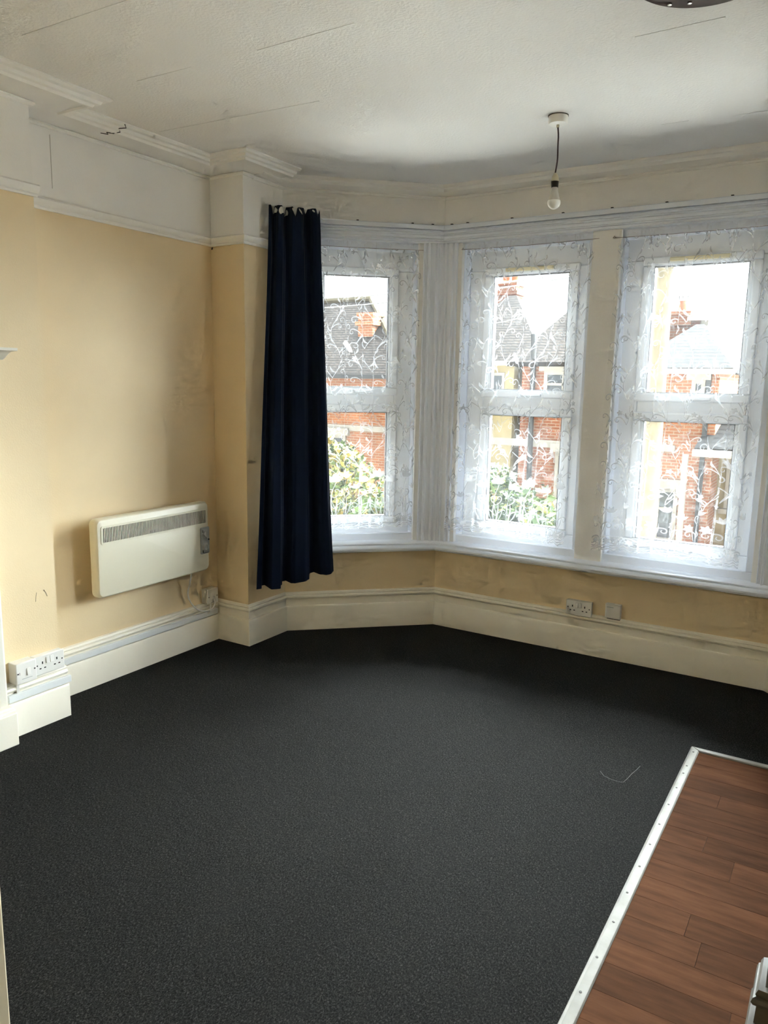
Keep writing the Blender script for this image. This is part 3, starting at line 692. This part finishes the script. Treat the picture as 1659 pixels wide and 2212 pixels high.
s0, s1, z0, z1 = -1.300, -1.156, .236, .322
fitting('double_socket', 'white double plug socket on the chimney breast at left', 'socket', TB, s0, s1, z0, z1, .036, [((s0+s1)/2-.018, (s0+s1)/2-.001, z1-.040, z1-.012), ((s0+s1)/2+.001, (s0+s1)/2+.018, z1-.040, z1-.012)], dbl(s0, s1, z0, z1), 'plug sockets')
def cook(root, d):
    MB(TB).box(-1.372, -1.326, d-.001, d+.0006, .2535, .2555).build('printed_line', M_greyp, root)
    MB(TB).box(-1.383, -1.3815, d-.001, d+.0006, .275, .286).build('indicator_slot', M_dark, root)
    MB(TB).box(-1.380, -1.368, d-.040, d-.030, .180, .238).build('lead', M_plastic, root)
fitting('switched_spur', 'white switched spur unit left of the breast socket', 'switch', TB, -1.398, -1.304, z0-.002, z1+.004, .056, [(-1.350, -1.334, .266, .296)], [(-1.389, .281, .003, .003), (-1.313, .285, .003, .003)], None, cook)

# mini trunking in the recess of the skirting
t = MB(); t.box(AX+.016, AX+.031, BY+.055, P0[1]-.035, .157, .187)
tag(t.build('cable_trunking', M_trunk, bevel=.002), 'white cable trunking along the alcove skirting under the heater', 'trunking', 'cable trunking')
t = MB(); t.box(BX+.016, BX+.032, -1.42, BY+.032, .157, .188)
tag(t.build('cable_trunking', M_trunk, bevel=.002), 'white cable trunking along the chimney breast skirting below the sockets', 'trunking', 'cable trunking')

# ------------------------------------------------------------------ pendant lamp
def pendant():
    cx, cy = 1.875, .106
    root = empty('pendant_lamp', (cx, cy, 2.235), 'bare bulb on a purple-brown flex hanging from the ceiling', 'pendant light')
    rose = MB().lathe([(.034, 0), (.040, -.002), (.0405, -.026), (.037, -.033), (.012, -.036), (0, -.036)], (cx, cy, H), seg=36).build('ceiling_rose', M_plastic, root, smooth=True)
    MB().lathe([(.042, 0), (.042, -.004), (.030, -.004)], (cx, cy, H), seg=36).build('rim', mat('dark_rim', (.12, .11, .09), .8), rose)  # thin dark ring where the rose meets the ceiling
    MB().lathe([(.006, -.030), (.006, -.046), (.003, -.047)], (cx, cy, H), seg=14).build('flex_gland', M_holder, rose, smooth=True)
    MB().tube([(cx+.001*math.sin(k*.9)+.006*math.sin(PI*k/12)-.0*k, cy, 2.562-(2.562-2.378)*k/12) for k in range(13)], .0034, 8).build('flex', M_cord, root, smooth=True)
    MB().lathe([(.004, 2.380), (.008, 2.376), (.0145, 2.362), (.0150, 2.350), (.0165, 2.350), (.0165, 2.346), (.010, 2.346)], (cx, cy, 0), seg=24).build('lampholder_cap', M_holder, root, smooth=True)
    MB().lathe([(.0165, 2.347), (.0160, 2.345), (.0145, 2.322), (.010, 2.322)], (cx, cy, 0), seg=24).build('lampholder_skirt', M_black, root, smooth=True)
    b = MB().lathe([(.011, 2.326), (.0125, 2.322), (.0125, 2.312), (.010, 2.311)], (cx, cy, 0), seg=24).build('bulb_cap', M_steel, root, smooth=True)
    MB().lathe([(.0125, 2.312), (.0150, 2.306), (.0185, 2.292), (.0240, 2.276), (.0255, 2.268)], (cx, cy, 0), seg=32).build('bulb_neck', M_bulbn, root, smooth=True)
    pr = [(.0255, 2.270)]+[(.0272*math.cos(a), 2.2625-.0275*math.sin(a)) for a in [(-.2+i*(PI/2+.2)/12) for i in range(13)]]
    MB().lathe(pr, (cx, cy, 0), seg=32).build('bulb_dome', M_bulbw, root, smooth=True)
pendant()
# dark wooden ceiling fitting at the top edge
def wood_light():
    cx, cy = 2.608, -.832
    root = empty('ceiling_light', (cx, cy, H-.05), 'dark brown varnished wooden ceiling fitting at the top right edge', 'ceiling light')
    MB().lathe([(.15, 0), (.190, -.003), (.200, -.010), (.200, -.020), (.192, -.025), (.189, -.023), (.188, -.028), (.172, -.036), (.12, -.040), (0, -.040)], (cx, cy, H), seg=64).build('wooden_base', M_wooddk, root, smooth=True)
    for k in range(2): MB().lathe([(.006, -.039), (.006, -.043), (0, -.044)], (cx-.115+.05*k, cy+.095+.018*k, H), seg=12).build('screw', M_steel, root, smooth=True)
wood_light()

# ------------------------------------------------------------------ wood-effect floor and threshold strips
VX0, VY1 = 2.640, .066
fw = empty('floor_wood', (3.1, -1.2, 0), 'brown wood-effect plank flooring at the lower right', kind='structure')
MB().box(VX0-.02, XR, YB, VY1+.02, -.01, .0015).build('underlay', mat('plank_joint_dark', (.05, .026, .014), .7), fw)
rows = []; y = VY1; rnd = random.Random(5)
edges = [.066, -.04, -.145, -.255, -.355, -.460, -.560, -.665, -.785]
while edges[-1] > YB: edges.append(edges[-1]-.107)
joints = {3: 2.772, 7: 2.872, 10: 2.80, 13: 2.95, 1: 3.2, 5: 3.15}
for i in range(len(edges)-1):
    y1, y0 = edges[i], max(edges[i+1], YB)
    j = joints.get(i, rnd.uniform(2.75, 3.6)); xs = sorted([x for x in (VX0, j, j+.72 if j+.72 < XR-.1 else None, XR) if x])
    for a, b in zip(xs[:-1], xs[1:]):
        MB().box(a+.0006, b-.0006, y0+.0006, y1-.0006, .0, .004).build('plank', M_plank, fw)
def strip(name, label, ringA, ringB):
    o = MB().loft([ringA, ringB]).build(name, M_alu, bevel=.001); tag(o, label, 'threshold strip', 'threshold strips'); return o
SP = [(0, .0), (.003, .005), (.010, .0085), (.014, .0078), (.024, .0078), (.028, .0085), (.034, .0075), (.038, .004), (.038, 0)]
sx, sy = 2.602, .109
a = [(sx+o, sy-o, z) for o, z in SP]; b = [(sx+o, YB+.02, z) for o, z in SP]
st1 = strip('threshold_strip', 'long pale metal threshold strip between carpet and wood floor', a, b)
b2 = [(XR-.03, sy-o, z) for o, z in SP]
strip('threshold_strip', 'shorter metal strip along the far end of the wood floor', [(p[0]+.001, p[1]+.001, p[2]) for p in a], b2)
for (px, py) in [(1037,152),(988,260),(965,315),(913,423),(852,555),(786,695),(712,857),(634,1026),(545,1222),(441,1449),(328,1702),(200,1977)]:
    X, Y = 1200+px/3.5, 1580+py/3.5
    d = Rr*((X-829.5)/1651.57)+Ru*(-(Y-1106)/1651.57)+Rf; tt = (.008-CAM.z)/d.z; P = CAM+d*tt
    MB().lathe([(.0038, 0), (.0036, .0012), (0, .0014)], (2.621, round(P.y, 2), .0076), seg=12).build('screw', M_brass, st1, smooth=True)

# ------------------------------------------------------------------ fire surround at the left edge
def surround():
    root = empty('fire_surround', (BX, -2.1, 0), 'white painted fire surround with mantel shelf at the left edge', 'fire surround')
    ye, yn = -1.432, -2.77
    for k, (a, b) in enumerate(((ye-.16, ye), (yn, yn+.16))):
        mb = MB(); mb.box(BX, BX+.050, a, b, .15, 1.44); pl = mb.build('pilaster', M_shelfm, root, bevel=.012)
        mb = MB(); mb.box(BX, BX+.098, a-.004, b+.004, 0, .140); mb.build('plinth', M_gloss, root, bevel=.004)
        mb = MB(); mb.box(BX, BX+.092, a-.002, b+.002, .139, .152); mb.box(BX, BX+.080, a, b, .151, .160); mb.build('plinth_cap', M_gloss, root, bevel=.003)
    MB().box(BX, BX+.045, yn, ye, 1.22, 1.45).build('frieze', M_shelfm, root, bevel=.006)
    # shelf: slab over a cove
    y1 = -1.398; y0 = -2.80
    pr = [(0, 1.560), (.140, 1.560), (.150, 1.566), (.165, 1.582), (.178, 1.590), (.200, 1.593), (.204, 1.594), (.204, 1.604), (0, 1.604)]
    mb = MB(); mb.loft([[(BX+o, y1-(.204-o)*.35 if z < 1.592 else y1, z) for o, z in pr], [(BX+o, y0, z) for o, z in pr]]); mb.build('mantel_shelf', M_shelfm, root, smooth=True)
    MB().box(BX, BX+.12, yn, ye-.03, 1.44, 1.562).build('bed_moulding', M_shelfm, root, bevel=.006)
    MB().box(BX-.01, BX+.004, yn+.16, ye-.16, .0, 1.22).build('closure_board', M_white, root)
surround()

# ------------------------------------------------------------------ partition ends at the lower left and lower right
struct(MB().box(1.573, 1.673, YB, -2.364, 0, H).build('wall_lobby', mat('lobby_paint', (.62, .54, .38), .5), bevel=.004), 'beige partition wall end at the lower left edge')
struct(sweep(MB(), [(1.573, YB), (1.573, -2.60)][::-1], SKP).build('baseboard_lobby', M_gloss, smooth=True), 'cream skirting board behind the lobby partition')
NX, NY = 3.020, -1.49
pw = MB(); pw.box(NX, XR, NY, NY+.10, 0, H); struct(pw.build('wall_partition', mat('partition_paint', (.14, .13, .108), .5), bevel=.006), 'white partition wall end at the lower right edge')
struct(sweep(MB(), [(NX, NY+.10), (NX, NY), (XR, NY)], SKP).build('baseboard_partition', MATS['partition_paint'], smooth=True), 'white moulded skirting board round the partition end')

# ------------------------------------------------------------------ outside: ground, street, houses
GZ = -3.2
struct(MB().box(-12, 16, -6, 8.2, GZ, GZ+.03).build('ground_bounce', mat('pale_bounce_slab', (.56, .54, .50), .9, var=.15, vscale=2)), 'unseen pale ground slab added below the bay to bounce light upward')  # pale slab out of view, added to reflect daylight up to the ceiling
g = MB().box(-45, 40, -8, 60, GZ-.2, GZ); struct(g.build('ground', M_ground), 'garden ground across the street')
struct(MB().box(-45, 40, 9.2, 12.6, GZ, GZ+.02).build('road', M_road), 'tarmac street in front of the houses')

def hip_roof(mb, x0, x1, y0, y1, ze, zr, inset0, inset1, ov=.35):
    x0 -= ov; x1 += ov; y0 -= ov; y1 += ov; ym = (y0+y1)/2
    mb.add([(x0, y0, ze), (x1, y0, ze), (x1, y1, ze), (x0, y1, ze), (x0+inset0, ym, zr), (x1-inset1, ym, zr),
            (x0, y0, ze-.10), (x1, y0, ze-.10), (x1, y1, ze-.10), (x0, y1, ze-.10)],
           [(0, 1, 5, 4), (1, 2, 5), (2, 3, 4, 5), (3, 0, 4), (6, 7, 1, 0), (7, 8, 2, 1), (8, 9, 3, 2), (9, 6, 0, 3), (6, 9, 8, 7)])
    return (x0+inset0, ym, zr), (x1-inset1, ym, zr)
def house_window(root, x0, x1, z0, z1, y, nx=2):
    f = MB(); ring(f, x0, x1, z0, z1, .09, y-.06, y+.05)
    for k in range(1, nx): xm = x0+(x1-x0)*k/nx; f.box(xm-.03, xm+.03, y-.05, y+.05, z0, z1)
    f.box(x0, x1, y-.05, y+.05, z0+(z1-z0)*.62-.03, z0+(z1-z0)*.62+.03)
    fr = f.build('window', M_wpaint, root)
    MB().box(x0+.05, x1-.05, y-.01, y+.02, z0+.05, z1-.05).build('pane', M_houseglass, fr)
    MB().box(x0-.12, x1+.12, y-.12, y+.05, z1, z1+.22).build('lintel', M_wpaint, fr); MB().box(x0-.1, x1+.1, y-.16, y+.05, z0-.12, z0).build('sill', M_wpaint, fr)
def chimney(root, x0, x1, y0, y1, z0, z1, m, npot=2, band=True):
    c_ = MB(); c_.box(x0, x1, y0, y1, z0, z1); c_.box(x0-.07, x1+.07, y0-.07, y1+.07, z1-.34, z1-.22); c_.box(x0-.04, x1+.04, y0-.04, y1+.04, z1-.06, z1+.04)
    ch = c_.build('chimney', m, root)
    for k in range(npot):
        px = x0+(x1-x0)*(k+.5)/npot
        p = MB().lathe([(.14, 0), (.15, .05), (.115, .10), (.11, .42), (.135, .45), (.135, .50), (.09, .50)], (px, (y0+y1)/2, z1+.03), seg=16).build('chimney_pot', M_terra, ch, smooth=True)
    return ch

# house seen through the angled window
def house_a():
    root = empty('house', (-11.5, 18, GZ), 'brick house with weathered tiled hip roof and brick chimney, seen through the angled window', 'house', 'houses across the street')
    x0, x1, y0, y1 = -17.2, -8.1, 16.0, 20.6; ze, zr = 1.72, 4.15
    MB().box(x0, x1, y0, y1, GZ, ze).build('wall', M_brick2, root)
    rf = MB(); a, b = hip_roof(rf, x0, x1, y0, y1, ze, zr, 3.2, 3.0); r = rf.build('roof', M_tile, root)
    MB().tube([a, b], .11, 8).build('ridge_tiles', M_ridge, r); MB().tube([b, (x1+.35, y0-.35, ze)], .10, 8).build('hip_tiles', M_ridge, r)
    MB().lathe([(.13, 0), (.16, .15), (.09, .3), (.12, .45), (.02, .7)], (-13.25, a[1], zr), seg=12).build('finial', M_ridge, r, smooth=True)
    chimney(root, -10.32, -9.80, 16.9, 17.5, 1.9, 3.55, M_brick2, 0)
    fl = MB(); fl.prism(None, [(-10.62, 16.62, 2.66), (-10.12, 16.42, 2.24), (-9.55, 16.42, 2.24), (-9.55, 16.45, 2.33), (-10.10, 16.45, 2.33), (-10.55, 16.62, 2.74)],
             [(-10.62, 16.52, 2.66), (-10.12, 16.32, 2.24), (-9.55, 16.32, 2.24), (-9.55, 16.35, 2.33), (-10.10, 16.35, 2.33), (-10.55, 16.52, 2.74)]); fl.build('lead_flashing', M_lead, root)
    MB().box(x0-.4, x1+.4, y0-.45, y0-.33, ze-.12, ze).build('gutter', M_pipe, root)
    MB().box(x0, x1, y0-.04, y0, .05, .22).build('stone_band', M_wpaint, root)
    house_window(root, -11.3, -10.1, -1.4, -.1, y0); house_window(root, -14.6, -13.2, -1.4, -.1, y0); house_window(root, -14.6, -13.2, .35, 1.4, y0)
    MB().tube([(-8.4, y0-.08, ze), (-8.4, y0-.08, GZ)], .05, 8).build('drainpipe', M_pipe, root)
house_a()
def house_b():
    root = empty('house', (-5.0, 18, GZ), 'red brick house with two tiled roofs and a cream bay, left of the mullion', 'house', 'houses across the street')
    y0 = 16.0; ze = 2.06
    MB().box(-7.15, -2.3, y0, 20.6, GZ, ze).build('wall', M_brick, root)
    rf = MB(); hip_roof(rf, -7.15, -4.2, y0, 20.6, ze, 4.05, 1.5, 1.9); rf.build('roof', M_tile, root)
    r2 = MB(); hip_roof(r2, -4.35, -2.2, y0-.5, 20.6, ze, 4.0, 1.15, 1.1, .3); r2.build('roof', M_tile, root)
    MB().box(-4.35, -2.3, y0-.5, y0+.1, GZ, ze).build('projecting_wing', M_brick, root)
    MB().box(-5.45, -4.55, y0-.55, y0, GZ, 1.98).build('cream_bay', M_render, root)
    bw = MB(); bw.box(-5.25, -4.80, y0-.58, y0-.52, .75, 1.80); f = bw.build('window', M_wpaint, root); MB().box(-5.18, -4.87, y0-.60, y0-.56, .85, 1.72).build('pane', M_houseglass, f)
    MB().box(-5.55, -4.40, y0-.72, y0-.55, 1.98, 2.10).build('gutter', M_wpaint, root)
    house_window(root, -3.75, -2.75, 1.0, 1.85, y0-.5); house_window(root, -3.35, -2.6, -1.6, -.15, y0-.5); house_window(root, -7.1, -6.1, .8, 1.7, y0); house_window(root, -7.1, -6.0, -1.6, -.2, y0)
    MB().box(-7.15, -2.3, y0-.56, y0-.49, -.05, .13).build('stone_band', M_wpaint, root)
    MB().box(-7.15, -4.34, y0-.05, y0, .45, .62).build('stone_band', M_wpaint, root)
    MB().tube([(-4.05, y0-.62, 2.75), (-4.02, y0-.62, 2.0), (-4.0, y0-.60, -.6), (-4.0, y0-.60, GZ)], .07, 8).build('drainpipe', M_pipe, root)
    chimney(root, -7.0, -6.4, 19.8, 20.4, 2.2, 4.6, M_brick, 2)
house_b()
def house_c():
    root = empty('house', (1.5, 18, GZ), 'brick house with slate roof and tall chimney, seen through the window right of the mullion', 'house', 'houses across the street')
    y0 = 16.0; ze = 1.95
    MB().box(-1.6, .25, y0, 20.6, GZ, ze).build('wall', M_brick2, root)
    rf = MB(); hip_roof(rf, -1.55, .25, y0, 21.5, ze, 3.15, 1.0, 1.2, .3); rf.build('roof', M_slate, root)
    MB().box(-1.86, .60, y0-.42, y0-.30, ze-.14, ze-.02).build('gutter', M_wpaint, root)
    ch = chimney(root, -1.62, -1.12, 19.2, 19.8, 2.2, 3.50, M_brick2, 0)
    MB().lathe([(.15, 0), (.16, .05), (.12, .08), (.11, .30), (.13, .33), (.10, .33)], (-1.36, 19.5, 3.50), seg=16).build('chimney_pot', M_terra, ch, smooth=True)
    cw = MB(); cw.lathe([(.17, .46), (.02, .52), (0, .52)], (-1.36, 19.5, 3.50), seg=12)
    for k in range(4): cw.tube([(-1.36+.11*math.cos(k*PI/2), 19.5+.11*math.sin(k*PI/2), 3.80), (-1.36+.12*math.cos(k*PI/2), 19.5+.12*math.sin(k*PI/2), 3.97)], .012, 5)
    cw.build('chimney_cowl', M_pipe, ch)
    dm = MB(); dm.box(-1.10, -.80, 19.2, 20.0, 2.3, 3.30); d = dm.build('dormer', M_brick, root); MB().box(-.80, -.62, 19.15, 20.05, 2.25, 3.28).build('dormer_cheek', M_wpaint, d); MB().box(-1.15, -.55, 19.1, 20.1, 3.28, 3.38).build('dormer_cap', M_lead, d)
    house_window(root, -.34, -.04, .95, 1.68, y0, 1); house_window(root, -.95, -.45, -2.2, -.9, y0, 1)
    MB().box(-1.6, -.6, y0-.06, y0, -.02, .14).build('stone_band', M_wpaint, root)
    # porch and side wing
    MB().box(.25, 3.4, y0+1.0, 21, GZ, .55).build('side_wing', M_render, root)
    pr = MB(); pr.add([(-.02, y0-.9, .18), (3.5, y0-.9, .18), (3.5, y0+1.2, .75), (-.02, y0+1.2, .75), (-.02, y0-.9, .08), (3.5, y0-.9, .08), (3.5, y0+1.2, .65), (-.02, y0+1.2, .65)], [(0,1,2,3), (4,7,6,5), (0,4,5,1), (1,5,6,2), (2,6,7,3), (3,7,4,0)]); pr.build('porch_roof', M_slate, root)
    MB().box(-.05, 3.5, y0-.95, y0-.88, -.02, .14).build('porch_fascia', M_wpaint, root)
    for xx in (-.2, .95, 2.1): MB().box(xx-.06, xx+.06, y0-.9, y0-.78, GZ, .0).build('porch_post', M_wpaint, root)
    house_window(root, .45, .85, -1.4, -.05, y0+.98, 1); house_window(root, 1.4, 2.4, -1.6, -.1, y0+.98, 2)
    MB().box(-.02, .08, y0-.1, y0, GZ, ze).build('drainpipe', M_pipe, root)
house_c()

# garden wall, shrubs, pole
gw = empty('garden_wall', (-5, 13.2, GZ), 'low brick garden wall with pale coping across the street', 'garden wall')
MB().box(-20, 6, 13.1, 13.33, GZ, GZ+.85).build('brickwork', M_brick2, gw); MB().box(-20, 6, 13.04, 13.39, GZ+.85, GZ+.93).build('coping', M_wpaint, gw)
def shrub(name, label, cx, cy, rx, ry, top, n, mix, seed, lf=.10):
    rnd = random.Random(seed); root = empty(name, (cx, cy, GZ), label, 'shrub', 'garden shrubs')
    mb = MB(); Hh = top-GZ; cl = [(cx+rnd.uniform(-.6, .6)*rx, cy+rnd.uniform(-.5, .5)*ry, GZ+Hh*rnd.uniform(.3, .85), rnd.uniform(.4, .7)) for _ in range(9)]+[(cx, cy, GZ+Hh*.5, 1.0)]
    for k in range(n):
        c_ = rnd.choice(cl); a = rnd.uniform(0, 2*PI); ct = rnd.uniform(-1, 1); st = math.sqrt(1-ct*ct); rr = rnd.uniform(.75, 1.05)*c_[3]
        p = Vector((c_[0]+rx*rr*st*math.cos(a)*.75, c_[1]+ry*rr*st*math.sin(a)*.75, c_[2]+Hh*.42*rr*ct*.8))
        if p.z < GZ+.05 or p.z > top+.15: continue
        u = Vector((rnd.gauss(0, 1), rnd.gauss(0, 1), rnd.gauss(0, .6))).normalized(); v = u.cross(Vector((rnd.gauss(0, 1), rnd.gauss(0, 1), rnd.gauss(0, 1)))).normalized(); s = lf*rnd.uniform(.6, 1.3)
        hi = (p.z-GZ)/Hh; m = rnd.choices(range(4), [mix[0], mix[1], mix[2], mix[3]])[0]
        mb.add([tuple(p-u*s), tuple(p+v*s*.45), tuple(p+u*s), tuple(p-v*s*.45)], [(0, 1, 2), (0, 2, 3)], m)
    f_ = mb.build('foliage', M_leafs, root, recalc=False); f_['kind'] = 'stuff'
    sm = MB()
    for k in range(5):
        a = k*1.3; sm.tube([(cx+.1*math.cos(a), cy+.1*math.sin(a), GZ), (cx+rx*.25*math.cos(a), cy+ry*.25*math.sin(a), GZ+Hh*.4), (cx+rx*.5*math.cos(a), cy+ry*.5*math.sin(a), GZ+Hh*.75)], [.05, .035, .012], 6)
    sm.build('stem', M_bark, root)
shrub('garden_shrub', 'yellowing tall shrub in front of the house at the angled window', -7.2, 12.0, 1.5, .9, .28, 3800, (3, 4, 1, 3), 1)
shrub('garden_shrub', 'green leafy shrub beside the yellowing one at the angled window', -4.9, 10.4, 1.1, .9, .0, 3000, (5, 2, 3, .6), 2)
shrub('garden_shrub', 'dark green bushy shrub low in the window left of the mullion', -3.0, 12.0, 1.1, .8, -.25, 3200, (5, 1.2, 4, .2), 3)
shrub('garden_shrub', 'mid-green shrub at the lower right of that window', -1.5, 10.6, .75, .8, -.75, 2600, (5, 1, 4, .2), 4)
shrub('garden_shrub', 'small green shrub low in the window right of the mullion', .5, 11.6, .7, .6, -1.75, 1600, (5, 1, 3, .4), 5)
pole = empty('telegraph_pole', (.845, 7, GZ), 'pale timber telegraph pole with overhead cables outside the bay', 'telegraph pole')
MB().tube([(.86, 7, GZ), (.852, 7, 0), (.843, 7, 3.3)], [.125, .112, .095], 16).build('pole_shaft', M_pole, pole, smooth=True)
MB().box(.70, 1.0, 6.90, 7.10, 2.98, 3.06).build('pole_bracket', M_pipe, pole)
for k, (q, sag) in enumerate((((-16.0, 15.4, 4.15), .25), ((-15.2, 15.4, 3.75), .25), ((-7.0, 15.4, 3.0), .3), ((5.5, 11.0, 2.1), .35), ((7.5, 14.0, 4.3), .4))):
    p = (.845, 6.95, 3.02)
    MB().tube([(p[0]+(q[0]-p[0])*t/14, p[1]+(q[1]-p[1])*t/14, p[2]+(q[2]-p[2])*t/14-sag*4*(t/14)*(1-t/14)) for t in range(15)], .011, 5).build('overhead_cable', M_cable, pole)

# small marks: pencil scuffs on the breast, nail under the rail, loose thread on the carpet
M_scuff = mat('pencil_scuff', (.30, .25, .17), .9)
def px_on(axis, val, x, y):
    d = Rr*((x-829.5)/1651.57)+Ru*(-(y-1106)/1651.57)+Rf; return CAM+d*((val-CAM[axis])/d[axis])
for pts in (((79, 1280), (77.5, 1290), (77, 1300)), ((95, 1274), (99, 1280), (102, 1288))):
    MB().tube([tuple(px_on(0, BX+.0006, *p)) for p in pts], .0011, 5).build('scuff_mark', M_scuff, wlb)
MB().tube([(P0[0]+.014, P0[1]-.004, 2.205), (P0[0]+.022, P0[1]-.016, 2.196)], .004, 6).build('nail', M_brass, wl)
th = [tuple(px_on(2, .0035, 1200+a/3.5, 1580+b/3.5)) for a, b in ((338, 300), (365, 335), (420, 362), (480, 380), (512, 384), (540, 360), (575, 322), (615, 288), (640, 262))]
tag(MB().tube(th, .0005, 5).build('loose_thread', mat('pale_thread', (.32, .31, .29), .9)), 'thin pale loose thread curled on the grey carpet', 'thread')
